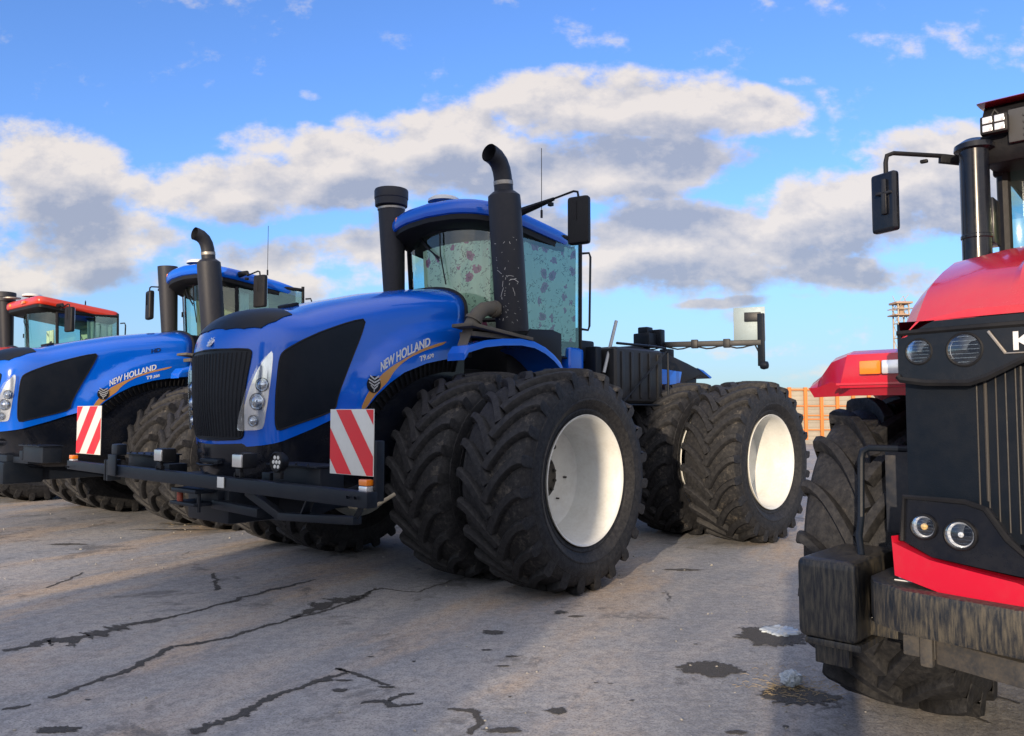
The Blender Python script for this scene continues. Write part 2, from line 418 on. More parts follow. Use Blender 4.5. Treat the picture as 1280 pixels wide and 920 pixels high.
def hood_point(b, t):
    bx, by = b; fr = max(0, min(1, (bx - 1.95) / .33))
    rx = min(bx, 1.70); sgn = 1 if by > 0 else -1
    zb = curve_at(ARCH, bx); zr = curve_at(ZR, rx)
    zs = curve_at(ZR, bx) - .30 + .02 * fr
    zs = zs if fr < 1e-6 else zs * (1 - fr) + 2.06 * fr
    if t <= 1:
        z = zb + (zs - zb) * t; p = 0
    else:
        th = (t - 1) * pi / 2
        p = 1 - max(0, cos(th)) ** .78; z = zs + (zr - zs) * sin(th) ** .80
    # tumble-home, undercut towards the bottom of the nose, flared arch
    y = by; x = bx
    nar = 1 - .035 * (1 - sstep(1.3, 2.0, z)) ** 1
    y *= nar
    x -= .05 * fr * max(0, (1.75 - z) / .45) ** 1.5
    if bx < 1.95 and z < 2.75:
        r = sqrt(bx * bx + (z - .98) ** 2)
        y += sgn * .055 * sstep(1.55, 1.505, r) * sstep(1.95, 1.6, bx)
    x = x * (1 - p) + rx * p; y = y * (1 - p)
    if t > 1: z -= 0.0
    return Vector((x, y, z))
def hood_mesh():
    pl = hood_plan(); ts = [0, .04, .1, .2, .3, .4, .5, .6, .7, .8, .88, .94, 1.0] + [1 + k / 14 for k in range(1, 15)]
    vs = [hood_point(b, t) for b in pl for t in ts]; n = len(ts); fs = []
    for i in range(len(pl) - 1):
        for j in range(n - 1):
            fs.append((i * n + j, i * n + j + 1, (i + 1) * n + j + 1, (i + 1) * n + j))
    # turned-in lip along the bottom edge
    o = len(vs)
    for i, b in enumerate(pl):
        p = hood_point(b, 0); d = Vector((max(0, b[0] - 1.7), b[1], 0)).normalized(); vs.append(p - d * .05 + Vector((0, 0, .0)))
    for i in range(len(pl) - 1): fs.append((i * n, (i + 1) * n, o + i + 1, o + i))
    # rear rim
    return vs, fs, n, pl
HV, HF, HN, HPL = hood_mesh()
HBVH = BVHTree.FromPolygons([tuple(v) for v in HV], HF)
def hood_px(u, v):
    o, d = local_ray(u, v); r = HBVH.ray_cast(o, d)
    if r[0] is None: return None
    n = r[1]
    if n.dot(d) > 0: n = -n
    return r[0], n
def hood_from(o, d):
    for e in (0, .0013, -.002, .006):
        r = HBVH.ray_cast(Vector(o) + Vector((e, e * .7, e)), Vector(d))
        if r[0] is not None: break
    if r[0] is None: return None
    n = r[1]
    if n.dot(Vector(d)) > 0: n = -n
    return r[0], n
def hood_front(y, z): return hood_from((4, y, z), (-1, 0, 0))
def hood_side(x, z): return hood_from((x, 3, z), (0, -1, 0))
def hood_top(x, y): return hood_from((x, y, 5), (0, 0, -1))

PANEL_PX = [(457, 398.6), (439, 402), (403.2, 414), (376.9, 426), (357.8, 436.8), (351.5, 443), (348.5, 455), (344.8, 495), (344.1, 529), (347, 538.5), (367.3, 531), (398.4, 520.5), (418.7, 512), (422.3, 493), (436.7, 454.7), (451, 418.9)]
LAMP_PX = [(338.7, 438.5), (341.5, 442.8), (338.7, 473.9), (332.7, 515.7), (330.3, 531.3), (326.7, 537.2), (302.8, 538), (300.4, 533.6), (303.3, 515.7), (312.4, 483.4), (324.3, 457.1)]
STRIPE_PX = [(450.7, 511), (459.8, 491), (475, 469.8), (490.2, 457.6), (505.4, 448.5), (525.2, 437), (546.5, 429.5), (558.7, 426.4), (553.4, 431), (531.3, 438), (513, 446.5), (500.9, 455.3), (491.7, 465.2), (485.6, 476), (478, 484), (465.9, 497), (457, 511)]

def blue_tractor(name, c, phi, phi2, label, number, paint, brand='NEW HOLLAND', zs=1.0, xs=1.0, boards=True, curtain='floral', group=None, extra=None, bar=True, gold=True, led=''):
    root = empty(name, (c[0], c[1], 0), -pi / 2 - phi, label, 'tractor', group)
    hood_xf = lambda v: Vector((v.x * xs + (xs - 1), v.y, v.z * zs + (1 - zs) * 1.9))
    # ---- hood shell
    m = MB(); m.add(HV, HF, None, True)
    # rear closing frame of the bonnet (black gasket band)
    hood = m.build('hood', paint, root, ang=50)
    for v in hood.data.vertices: v.co = hood_xf(v.co)
    sd = hood.modifiers.new('s', 'SOLIDIFY'); sd.thickness = .012; sd.offset = 1 if False else -1
    X = dict(xf=hood_xf)
    g = MB(); ring = [hood_point(HPL[0], t) for t in [0, .3, .6, .8, 1] + [1 + k / 10 for k in range(1, 11)]]
    ring = ring + [Vector((p.x, -p.y, p.z)) for p in ring[-2::-1]]
    g.tube([hood_xf(p * 1.0 + Vector((-.008, 0, 0))) for p in ring], .022, 8); gas = g.build('hood_seal', BLK, hood)
    fi = MB(); cen = Vector((-.10, 0, 2.4)); rv = [hood_xf(p + Vector((.03, 0, 0))) for p in ring]; fi.add(rv, [tuple(range(len(rv)))]); fi.build('rear_bulkhead', BLK, hood)
    # grille
    gp = [(0, 1.352), (-.36, 1.365), (-.40, 1.40), (-.415, 1.62), (-.445, 1.85), (-.485, 2.05), (-.49, 2.105), (-.45, 2.125), (0, 2.135)]
    gp = gp + [(-y, z) for y, z in gp[-2:0:-1]]
    cells = patch_cells(gp, .05)
    spatch('grille', cells, hood_front, NAVY, hood, .004, .01, **X)
    fr = smooth_poly(gp, 1); m = MB(); rim = [hood_front(*p) for p in fr]; rim = [hood_xf(h[0] + h[1] * .006) for h in rim if h]
    m.tube(rim + [rim[0]], .009, 6); m.build('grille_surround', BLK, hood)
    m = MB()
    for k in range(-9, 10):
        pts = []
        for j in range(15):
            z = 1.385 + (2.10 - 1.385) * j / 14; hw = curve_at([(1.36, .38), (1.62, .405), (1.85, .435), (2.1, .475)], z)
            h = hood_front(k / 9.6 * hw, z)
            if h: pts.append(hood_xf(h[0] + h[1] * .0005))
        m.tube(pts, [.012] * len(pts), 8)
    m.build('grille_ribs', NAVY, hood)
    # side screens both sides
    pc = patch_cells(smooth_poly(PANEL_PX, 1), 9)
    for mir in (False, True):
        spatch('side_screen', pc, hood_px, NAVY, hood, .007, .02, mir, **X)
        m = MB(); pts = [hood_px(*p) for p in smooth_poly(PANEL_PX, 1)]; pts = [h[0] + h[1] * .005 for h in pts if h]
        if mir: pts = [Vector((p.x, -p.y, p.z)) for p in pts]
        pts = [hood_xf(p) for p in pts]; m.tube(pts + [pts[0]], .008, 6); m.build('screen_trim', BLK, hood)
    # headlights
    lc = patch_cells(smooth_poly(LAMP_PX, 1), 6)
    for mir in (False, True):
        hl = spatch('headlight', lc, hood_px, basic('lamp_housing', (.70, .74, .78), .12, .6, .4, .0), root, .004, .03, mir, **X)
        for (u, v, rr) in ((328, 481, .056), (322, 502, .070), (317, 526, .046)):
            h = hood_px(u, v); n = h[1].copy(); n.x += .35; n.normalize(); p = h[0] + h[1] * .010
            if mir: p = Vector((p.x, -p.y, p.z)); n = Vector((n.x, -n.y, n.z))
            p = hood_xf(p); q = n.to_track_quat('Z', 'Y').to_matrix().to_4x4(); b = MB()
            b.lathe([(rr, -.01), (rr, .004), (rr * .9, .010), (rr * .84, .003), (rr * .78, .004), (rr * .6, .018), (rr * .35, .028), (.001, .032)][::-1], 24, Matrix.Translation(p) @ q, True, 'Z'); b.build('reflector', basic('projector_lens', (.55, .62, .70), .06, .9), hl, ang=25); b = MB(); b.tube([(Matrix.Translation(p) @ q) @ Vector((rr * 1.01 * cos(a_), rr * 1.01 * sin(a_), .004)) for a_ in [2 * pi * k_ / 24 for k_ in range(25)]], .0035, 6); b.build('reflector_ring', BLK, hl)
        ln = spatch('lens', lc, hood_px, LENS, hl, .045, -.040, mir, **X)
    # stripe, lettering, emblem
    if gold:
        cells = patch_cells(smooth_poly(STRIPE_PX, 1), 6)
        for mir in (False, True): spatch('gold_stripe', cells, hood_px, GOLD, hood, .003, .004, mir, **X)
    if brand:
        tv, tf, _ = text_cells(brand)
        base = [(475.8, 465.2, 453.0), (486, 458, 445.6), (497.8, 451.5, 438.3), (511, 444.0, 431.6), (524, 438.0, 426.5), (537.5, 432.2, 421.2)]
        def m1(a, b):
            q = interp(base, a); return hood_px(q[0], q[1] + (q[2] - q[1]) * b)
        spatch('lettering', (tv, tf), m1, WLET, hood, .005, .004, **X)
        tv, tf, _ = text_cells('T9')
        spatch('lettering', (tv, tf), lambda a, b: hood_px(524.5 + 7.5 * a, 452.5 - 2.6 * a - 7.0 * b), WLET, hood, .005, .004, **X)
        tv, tf, _ = text_cells(number)
        spatch('lettering', (tv, tf), lambda a, b: hood_px(533.0 + 8.8 * a, 449.6 - 3.0 * a - 5.2 * b), WLET, hood, .005, .004, **X)
        if led:
            tv, tf, _ = text_cells(led); spatch('lettering', (tv, tf), lambda a, b: hood_px(528 + 12 * a, 400 - 3 * a - 8 * b), basic('dark_badge', (.02, .03, .06), .3, .5), hood, .006, .004, **X)
        # round leaf emblem on the arch and on the nose
        h = hood_px(467, 480.4)
        for mir in (False, True):
            p = h[0] + h[1] * .004; n = h[1]
            if mir: p = Vector((p.x, -p.y, p.z)); n = Vector((n.x, -n.y, n.z))
            p = hood_xf(p); yv = Vector((0, 0, 1)); zv = n.normalized(); xv = yv.cross(zv).normalized(); yv = zv.cross(xv)
            M = Matrix(((xv.x, yv.x, zv.x, p.x), (xv.y, yv.y, zv.y, p.y), (xv.z, yv.z, zv.z, p.z), (0, 0, 0, 1)))
            b = MB(); b.lathe([(.078, -.004), (.078, .004), (.001, .006)][::-1], 32, M, False, 'Z'); e = b.build('emblem', BLK, hood)
            b = MB()
            for k in range(4):
                z0 = -.052 + k * .030; w = (.040, .060, .066, .052)[k]
                for sg in (-1, 1):
                    b.prism([(0, z0), (sg * w, z0 + .034), (sg * w, z0 + .047), (0, z0 + .016)], .006, .011, 'Z', M=M)
            b.box((0, -.055, .008), (.008, .03, .006), bev=0, M=M)
            b.build('emblem_leaf', SILVER, hood)
        h = hood_px(262, 427); p = hood_xf(Vector((h[0].x, 0, h[0].z))) + Vector((.008, 0, 0)); b = MB()
        Mn = Matrix.Translation(p) @ Matrix.Rotation(radians(-35), 4, 'Y')
        for sg in (-1, 1):
            for k in range(3): b.prism([(0, -.04 + k * .026), (sg * .034, -.015 + k * .026), (sg * .034, -.003 + k * .026), (0, -.026 + k * .026)], -.004, .006, 'X', M=Mn)
        b.prism([(-.045, .0), (-.03, -.045), (.0, -.06), (.03, -.045), (.045, .0), (.035, .05), (-.035, .05)], -.008, -.002, 'X', M=Mn)
        b.build('nose_emblem', SILVER, hood)
    # dark anti-glare sheet on top of the nose, small scoop
    ag = [hood_px(*p)[0] for p in ((282, 412.5), (305, 411.5), (326.7, 410.5), (345, 402), (365, 394))]; AG = [(p.x, p.y) for p in ag] + [(p.x, -p.y) for p in ag[::-1]]
    def top_dark(u, v): return hood_top(u, v)
    spatch('anti_glare_panel', patch_cells(AG, .06), top_dark, NAVY, hood, .009, .004, **X)
    b = MB(); h = hood_top(1.52, 0); b.box(hood_xf(h[0] + Vector((0, 0, .012))), (.10, .22, .04), (0, radians(15), 0), bev=.015); b.build('bonnet_latch', BLK, hood)
    # louvre band under the flared arch
    for sg in (1, -1):
        b = MB(); pts = []
        for k in range(41):
            a = radians(92 - 66 * k / 40); rr_ = 1.17 + .16 * (k / 40) ** 2
            x, z = rr_ * cos(a) * 1.0, .98 + rr_ * sin(a)
            z = min(z, curve_at(ARCH, x) + .02); d = Vector((cos(a), 0, sin(a)))
            o = Vector((x, sg * .735, z)); i = o - d * .15 - Vector((0, sg * .05, 0)); pts.append((o, i, a))
        vs = []; 
        for o, i, a in pts: vs += [hood_xf(o), hood_xf(i), hood_xf(i - Vector((0, sg * .12, 0))), hood_xf(o - Vector((0, sg * .12, 0)))]
        fs = []
        for k in range(40):
            for q in range(4): fs.append((k * 4 + q, k * 4 + (q + 1) % 4, k * 4 + 4 + (q + 1) % 4, k * 4 + 4 + q))
        b.add(vs, fs)
        for k in range(1, 40, 2):
            o, i, a = pts[k]; b.beam(hood_xf(o.lerp(i, .12) + Vector((0, sg * .012, 0))), hood_xf(o.lerp(i, .92) + Vector((0, sg * .012, 0))), .018, .022, .003, (0, 1, 0))
        b.build('arch_louvre', BLK, root)
    # ---- black body under the hood
    b = MB(); lv = []
    levels = [(1.36, .945, -.012), (1.22, .94, -.01), (1.08, .91, -.03), (.94, .83, -.10), (.86, .71, -.2)]
    pl = [q for q in HPL if q[0] > -.2]
    for (z, s_, dx) in levels:
        for q in pl:
            zz = z if z < 1.3 else curve_at(ARCH, q[0]) + .03
            if z < 1.3 and q[0] < 1.25: zz = z
            lv.append((q[0] - .025 + (dx if q[0] > 1.5 else 0), q[1] * s_, zz))
    n = len(pl); fs = []
    for i in range(len(levels) - 1):
        for k in range(n - 1): fs.append((i * n + k, i * n + k + 1, (i + 1) * n + k + 1, (i + 1) * n + k))
    fs.append(tuple((len(levels) - 1) * n + k for k in range(n)))
    b.add([hood_xf(Vector(p)) if p[2] > 1.3 else p for p in lv], fs); low = b.build('lower_cowl', GLOSSBLK, root, weld=True, ang=45)
    b = MB(); b.box((.6, 0, 1.62), (2.6, 1.06, .9), bev=.05); b.box((-.2, 0, 2.2), (.30, 1.1, 1.2), bev=.05); b.build('engine_bay', BLK, root)
    # tow eye wire loop on the cowl, bonnet catch
    b = MB(); b.tube([(2.25, -.16, 1.16), (2.32, -.15, 1.145), (2.345, -.06, 1.14), (2.35, .05, 1.14), (2.33, .13, 1.145), (2.25, .15, 1.16)], .008, 8); b.box((2.27, 0, 1.17), (.05, .3, .035)); b.build('pull_handle', FRAME, low)
    # ---- chassis, axle
    b = MB(); b.box((.2, 0, .86), (4.1, .62, .36), bev=.03); b.box((2.05, 0, .80), (.5, .7, .30), bev=.04); b.box((.05, 0, .98), (.45, 1.5, .42), bev=.1)
    b.tube([(0, -1.80, .985), (0, 1.80, .985)], .13, 20); b.tube([(0, -.85, .985), (0, .85, .985)], .24, 20)
    b.box((1.0, .38, 1.02), (.9, .2, .3), bev=.04); b.box((1.0, -.38, 1.02), (.9, .2, .3), bev=.04)
    b.build('front_chassis', FRAME, root)
    for sg in (1, -1):          # suitcase box beside the nose
        b = MB(); b.box((2.17, sg * 1.28, 1.08), (.22, .62, .20), bev=.012); b.box((2.19, sg * 1.28, 1.185), (.28, .66, .014), bev=.003)
        b.box((2.17, sg * .84, 1.05), (.18, .12, .12)); b.box((2.05, sg * .65, .98), (.3, .5, .08))
        for k in range(4): b.lathe([(.009, 0), (.009, .012), (.001, .014)][::-1], 8, Matrix.Translation((2.31, sg * (1.03 + .15 * k), 1.192)), False, 'Z')
        b.build('side_box', FRAME, root)
    # ---- front wheels (duals)
    for k, (y, sg) in enumerate(((2.058, 1), (1.125, 1), (-1.125, -1), (-2.058, -1))):
        make_wheel(root, 'dual', 0, y, .99, sg, .4 + 1.3 * k)
    # ---- wide bar with lamps and warning boards
    if bar:
        bx = 2.47
        b = MB(); b.beam((bx, -1.55, 1.035), (bx, 2.42, 1.015), .09, .105, .008); b.beam((bx, -2.52, 1.045), (bx, -1.50, 1.035), .075, .09, .008)
        b.box((bx, -1.47, 1.035), (.13, .03, .2)); b.box((bx, -1.53, 1.035), (.13, .02, .2))
        for y in (-2.46, -2.40, 2.25, 2.33):
            b.lathe([(.001, .0), (.012, .0), (.012, -.014)], 8, Matrix.Translation((bx + .058, y, 1.03)) @ Matrix.Rotation(radians(90), 4, 'Z'))
        b.box((bx - .07, 2.40, 1.20), (.07, .03, .40), bev=.006)
        b.build('front_bar', FRAME, root)
        b = MB(); b.box((bx + .055, .62, 1.035), (.006, .10, .085), bev=.002); b.build('bar_sticker', WHITE, root)
        b = MB(); b.box((bx + .06, -1.36, 1.09), (.02, .17, .20)); b.box((bx, -1.36, 1.235), (.10, .13, .11), bev=.02); b.build('reflector_box', FRAME, root)
        for y in (-.52, .80):
            b = MB(); b.box((bx - .05, y, 1.21), (.13, .15, .12), bev=.018); b.box((bx - .0, y, 1.12), (.03, .07, .06)); b.box((bx, y - .04, 1.10), (.04, .02, .04)); b.box((bx, y + .04, 1.10), (.04, .02, .04))
            wl = b.build('work_lamp', BLK, root)
            b = MB(); b.box((bx + .018, y, 1.21), (.02, .135, .10), bev=.009); b.build('lamp_face', basic('lamp_glass', (.72, .72, .70), .16, .55, .4, .15), wl)
        # round led lamp
        b = MB(); M = Matrix.Translation((bx - .02, 1.32, 1.22)) @ Matrix.Rotation(radians(-90), 4, 'Z')
        b.lathe([(.001, -.05), (.05, -.05), (.072, -.02), (.078, .03), (.070, .036), (.066, .026), (.001, .024)][::-1], 28, M); b.box((bx - .02, 1.32, 1.13), (.03, .08, .07))
        wl = b.build('round_work_lamp', BLK, root)
        b = MB()
        for (yy, zz) in ((-.022, .034), (.022, .034), (-.04, 0), (0, 0), (.04, 0), (-.022, -.034), (.022, -.034)):
            b.lathe([(.001, .03), (.013, .029), (.016, .025)][::-1], 10, M @ Matrix.Translation((yy, 0, zz)))
        b.build('led_lenses', WHITE, wl)
        # boards
        for sg, y in ((1, 2.16), (-1, -2.16)):
            z0, z1, w = (1.165, 1.61, .235) if sg > 0 else (1.165, 1.66, .30)
            b = MB(); b.box((bx - .03, y, (z0 + z1) / 2), (.006, 2 * w, z1 - z0), bev=.002); bd = b.build('warning_board', WHITE, root)
            # red bands clipped to the board
            slope = (z1 - z0) / (2 * w) * 1.15
            m = MB()
            for k in range(-3, 4):
                off = k * .42; wd = .21
                poly = []
                def clip(pts):
                    for ax, s_, lim in ((0, 1, w - .004), (0, -1, w - .004)):
                        q = []
                        for i in range(len(pts)):
                            p0, p1 = pts[i], pts[(i + 1) % len(pts)]; i0 = s_ * p0[0] <= lim; i1 = s_ * p1[0] <= lim
                            if i0: q.append(p0)
                            if i0 != i1:
                                t = (s_ * lim - p0[0]) / (p1[0] - p0[0]); q.append((s_ * lim, p0[1] + (p1[1] - p0[1]) * t))
                        pts = q
                        if not pts: return pts
                    for s_, lim in ((1, z1 - .004), (-1, -(z0 + .004))):
                        q = []
                        for i in range(len(pts)):
                            p0, p1 = pts[i], pts[(i + 1) % len(pts)]; i0 = s_ * p0[1] <= lim; i1 = s_ * p1[1] <= lim
                            if i0: q.append(p0)
                            if i0 != i1:
                                t = (s_ * lim - p0[1]) / (p1[1] - p0[1]); q.append((p0[0] + (p1[0] - p0[0]) * t, s_ * lim))
                        pts = q
                        if not pts: return pts
                    return pts
                zc = (z0 + z1) / 2 + off; d = -sg * slope * 1.2
                pts = clip([(-1, zc + d * -1 * 1), (1, zc + d * 1), (1, zc + d * 1 + wd), (-1, zc - d + wd)])
                if len(pts) > 2: m.prism([(y + p[0], p[1]) for p in pts], bx - .026, bx - .0245, 'X')
            m.build('red_bands', RED, bd)
            b = MB(); ly = y + sg * .17 if sg > 0 else y - .34; b.box((bx - .02, ly, 1.125), (.06, .085, .042), bev=.008); ml = b.build('marker_lamp', AMBER, root)
            b = MB(); b.box((bx - .02, ly, 1.082), (.06, .085, .04), bev=.008); b.build('clear_lens', SILVER, ml)
        # lower guard tube, lift arms, clevis
        b = MB();         b.beam((bx - .05, .86, .97), (bx - .10, 1.26, .80), .07, .06); b.beam((bx - .10, 1.2, .805), (bx - .15, 2.08, .84), .08, .055)
        b.beam((bx - .15, 2.05, .84), (bx - .2, 2.12, 1.0), .04, .04); b.beam((bx - .1, 1.62, .98), (bx - .12, 1.5, .84), .07, .02); b.beam((bx - .25, 1.35, .84), (bx - 1.2, 1.0, .95), .08, .1)
        b.build('lower_guard', FRAME, root)
        b = MB(); b.box((bx - .08, .0, .93), (.26, .42, .035), bev=.01); b.box((bx - .08, -.02, .82), (.26, .42, .03), bev=.01); b.box((bx - .22, .12, .87), (.2, .3, .16), bev=.03)
        b.beam((bx - .14, .2, .82), (bx - .14, .9, .80), .08, .07); b.tube([(bx, .18, .76), (bx, .18, .95)], .016, 10)
        b.build('clevis', FRAME, root)
        b = MB(); b.tube([(bx + .01, -.12, .83), (bx + .01, -.12, .92)], .026, 14); b.build('clevis_pin', basic('rust_red', (.25, .04, .02), .6, 0, 0, .4), root)
        b = MB(); b.tube([(bx - .6, 1.95, .98), (bx - .46, 1.92, .91), (bx - .4, 1.8, .88), (bx - .42, 1.65, .88), (bx - .55, 1.5, .92)], .014, 8); b.build('hose', basic('pale_hose', (.3, .26, .18), .6, 0, 0, .6), root)
    # ---- left and right platforms with fenders
    for sg in (1, -1):
        b = MB(); FIN = 1.0; prof = [(.40, 2.16), (.34, 2.235), (.1, 2.30), (-.16, 2.335), (-.45, 2.355), (-.67, 2.34), (-.85, 2.29), (-1.0, 2.22), (-1.12, 2.14), (-1.25, 1.98)]
        vs = []
        for (x, z) in prof:
            yi = 1.02 if x > -.5 else .75; vs += [(x, sg * yi, z + .0), (x, sg * 1.24, z), (x, sg * 1.25, z - .02), (x + .005, sg * 1.25, z - .07), (x + .005, sg * yi, z - .07)]
        n = len(prof); fs = []
        for i in range(n - 1):
            for q in range(4): 
                f = (i * 5 + q, i * 5 + q + 1, i * 5 + 6 + q, i * 5 + 5 + q); fs.append(f if sg > 0 else f[::-1])
        fs += [(0, 1, 2, 3, 4), tuple((n - 1) * 5 + k for k in (4, 3, 2, 1, 0))]
        b.add(vs, fs); b.build('fender', paint, root, ang=35)
        b = MB(); b.box((-.17, sg * 1.11, 2.405), (.94, .28, .035), (0, radians(-5), 0), bev=.006); b.box((-.2, sg * 1.08, 2.365), (.8, .2, .05)); b.build('platform', RUSTY if sg > 0 else FRAME, root)
        b = MB(); b.prism([(-.55, 2.36), (-.68, 2.48), (-1.06, 2.50), (-1.22, 2.47), (-1.22, 2.02), (-1.05, 2.16), (-.8, 2.31)], sg * .80, sg * 1.18, 'Y', .006); b.build('step_housing', BLK, root)
        b = MB(); b.box((-1.86, sg * .86, 2.20), (.30, .14, .34), bev=.05, seg=3); b.box((-1.45, sg * .90, 2.08), (.55, .1, .07), bev=.02); b.build('rear_corner_panel', paint, root)
        b = MB()                                             # steps
        for k in range(4): b.box((-1.55, sg * (1.02 + .05 * k), 1.85 - .32 * k), (.42, .20, .03))
        for x in (-1.35, -1.75): b.beam((x, sg * .95, 2.1), (x, sg * 1.2, .75), .03, .05)
        b.build('steps', FRAME, root)
    # ---- exhaust
    b = MB(); y = 1.13; b_ex = root
    exk = len(COL.objects)
    b.lathe([(.001, 0), (.165, 0), (.172, .03), (.172, 1.36), (.168, 1.42), (.12, 1.46), (.10, 1.47), (.10, 1.58)][::-1], 32, Matrix.Translation((-.44, y, 2.43)) @ Matrix.Rotation(radians(5.5), 4, 'Y'), True, 'Z')
    tip = Vector((-.44 + 1.55 * sin(radians(5.5)), y, 2.43 + 1.55 * cos(radians(5.5))))
    pt = [tip + Vector(d) for d in ((0, 0, 0), (.01, 0, .07), (.03, 0, .14), (.07, 0, .205), (.125, 0, .245), (.19, 0, .265), (.225, 0, .27))]
    b.tube(pt, .096, 24, caps=False); b.tube(pt[::-1], .085, 24, caps=False)
    ex = b.build('exhaust_stack', EXH, root, ang=40)
    b = MB(); b.tube([tip + Vector((-.002, 0, -.02)), tip + Vector((.002, 0, .02))], .103, 24); b.build('clamp_ring', STEEL, ex)
    b = MB(); b.tube([(-.30, 1.08, 2.64), (-.18, 1.06, 2.66), (-.08, 1.05, 2.64), (.0, 1.04, 2.585), (.06, 1.03, 2.50), (.10, 1.02, 2.43)], .075, 18)
    b.tube([(.04, 1.035, 2.54), (.055, 1.03, 2.51)], .092, 18); b.tube([(-.24, 1.07, 2.65), (-.20, 1.065, 2.66)], .09, 18)
    b.build('exhaust_elbow', RUSTY, ex)
    b = MB(); b.beam((.16, 1.08, 2.46), (.30, 1.10, 2.20), .12, .012); b.box((.08, 1.05, 2.44), (.24, .2, .02)); b.build('heat_bracket', RUSTY, ex)
    if curtain == 'floral':            # bare metal scratches, in the stack's own mesh
        rs = random.Random(3); Mx = Matrix.Translation((-.44, y, 2.43)) @ Matrix.Rotation(radians(5.5), 4, 'Y'); bm = bmesh.new(); bm.from_mesh(ex.data); ex.data.materials.append(basic('bare_scratch', (.45, .45, .45), .5))
        for k in range(46):
            a = radians(rs.uniform(-5, 80)); z = rs.uniform(.08, 1.0) if k > 6 else rs.uniform(.3, .6)
            L_ = rs.uniform(.004, .03) if k > 6 else rs.uniform(.04, .10); an = rs.uniform(.2, 2.9); w = rs.uniform(.0012, .003); r1 = .1734; seg = max(2, int(L_ / .015))
            for j in range(seg):
                t0, t1 = j / seg, (j + 1) / seg; an += rs.uniform(-.3, .3)
                p0 = (a, z); p1 = (a + L_ / seg * cos(an) / r1, z + L_ / seg * sin(an)); nx, nz = -sin(an) * w / r1, cos(an) * w
                f = bm.faces.new([bm.verts.new(Mx @ Vector((r1 * cos(q[0]), r1 * sin(q[0]), q[1]))) for q in ((p0[0] + nx, p0[1] + nz), (p0[0] - nx, p0[1] - nz), (p1[0] - nx, p1[1] - nz), (p1[0] + nx, p1[1] + nz))]); f.material_index = 1; a, z = p1
        bm.to_mesh(ex.data); bm.free()
    if curtain == 'film':
        for o in list(ex.children): bpy.data.objects.remove(o)
        bpy.data.objects.remove(ex)
    elif curtain == 'beige':
        ex.location.x = .22
        for o in list(ex.children):
            if o.name.startswith(('exhaust_elbow', 'heat_bracket')): bpy.data.objects.remove(o)
    # ---- air intake on the far side
    b = MB(); b.lathe([(.001, 0), (.115, 0), (.125, .1), (.16, 1.25), (.16, 1.28)][::-1], 24, Matrix.Translation((-.50, -.80 if curtain != 'film' else -1.2, 2.78)) @ Matrix.Rotation(radians(3), 4, 'Y'), True, 'Z')
    ai = b.build('intake_duct', EXH, root)
    if zs >= 1.0:
        b = MB(); b.lathe([(.10, 0), (.195, .02), (.198, .10), (.205, .11), (.205, .205), (.198, .22), (.001, .235)][::-1], 28, Matrix.Translation((-.43, -.80 if curtain != 'film' else -1.2, 4.07 if curtain != 'film' else 4.0)), True, 'Z'); b.build('intake_cap', EXH, ai)
        b = MB(); b.tube([(-.432, -.80, 4.045), (-.431, -.80, 4.07)], .168, 24); b.build('clamp_ring', STEEL, ai)
    b = MB(); b.beam((-.66, -.66, 2.7), (-.66, -.66, 3.72), .10, .05); b.box((-.62, -.63, 3.25), (.02, .03, .09)); b.build('duct_bracket', BLK, root)
    # ---- cab
    half = [(-.53, 0), (-.55, .2), (-.60, .42), (-.68, .62), (-.775, .765)]
    front = [(x, -y) for x, y in half[::-1]] + half[1:]
    def lean(x, y, z):          # glass leans a little outwards to the top
        k = (z - 2.6) / 1.1; return (x + .05 * k, y * (1 + .05 * k), z)
    def sheet(name, pts, z0, z1, mat, par, inset=0.0, nz=10, wave=0):
        b = MB(); vs = []; n = len(pts)
        for j in range(nz + 1):
            z = z0 + (z1 - z0) * j / nz
            for i, (x, y) in enumerate(pts):
                p = Vector(lean(x, y, z)); cc = Vector((-1.3, 0, z)); d = (cc - p); d.z = 0; d.normalize()
                wv = wave * (sin(i * 1.9 + z * 1.3) + .5 * sin(i * 3.7 + z * 4)) ; p += d * (inset + wv); vs.append(p)
        fs = [(j * n + i, j * n + i + 1, (j + 1) * n + i + 1, (j + 1) * n + i) for j in range(nz) for i in range(n - 1)]
        b.add(vs, fs); return b.build(name, mat, par, ang=60)
    dense = lambda pts, k: [(a[0] + (b_[0] - a[0]) * j / k, a[1] + (b_[1] - a[1]) * j / k) for a, b_ in zip(pts, pts[1:]) for j in range(k)] + [pts[-1]]
    sl = [(-.80, .80), (-1.38, .865), (-1.93, .915)]; sr = [(x, -y) for x, y in sl]
    rear = [(-1.96, .90), (-2.0, 0), (-1.96, -.90)]
    cab = MB()
    cab.box((-1.36, 0, 2.18), (1.2, 1.55, .5), bev=.05); cab.box((-1.36, 0, 1.7), (1.1, 1.2, .7), bev=.05)
    cab = cab.build('cab_base', BLK, root)
    b = MB()
    for (x, y) in ((-.79, .785), (-1.945, .91)):
        for sg in (1, -1):
            b.tube([lean(x, sg * y, z) for z in (2.3, 2.8, 3.3, 3.72)], .032 if x > -1 else .026, 8)
    for pts in ([(x, y, 3.68) for x, y in front], [(x, y, 2.62) for x, y in front]): b.tube([lean(*p) for p in pts], .024, 8)
    for s_ in (sl, sr): b.tube([lean(x, y, 3.66) for x, y in s_], .03, 8); b.tube([lean(x, y, 2.42) for x, y in s_[:1]] + [lean(s_[1][0], s_[1][1], 2.44), lean(s_[1][0], s_[1][1], 2.24), lean(s_[2][0], s_[2][1], 2.24)], .014, 8)
    b.tube([lean(*(p + (2.6,))) for p in rear], .02, 8)
    cf = b.build('cab_frame', BLK, root)
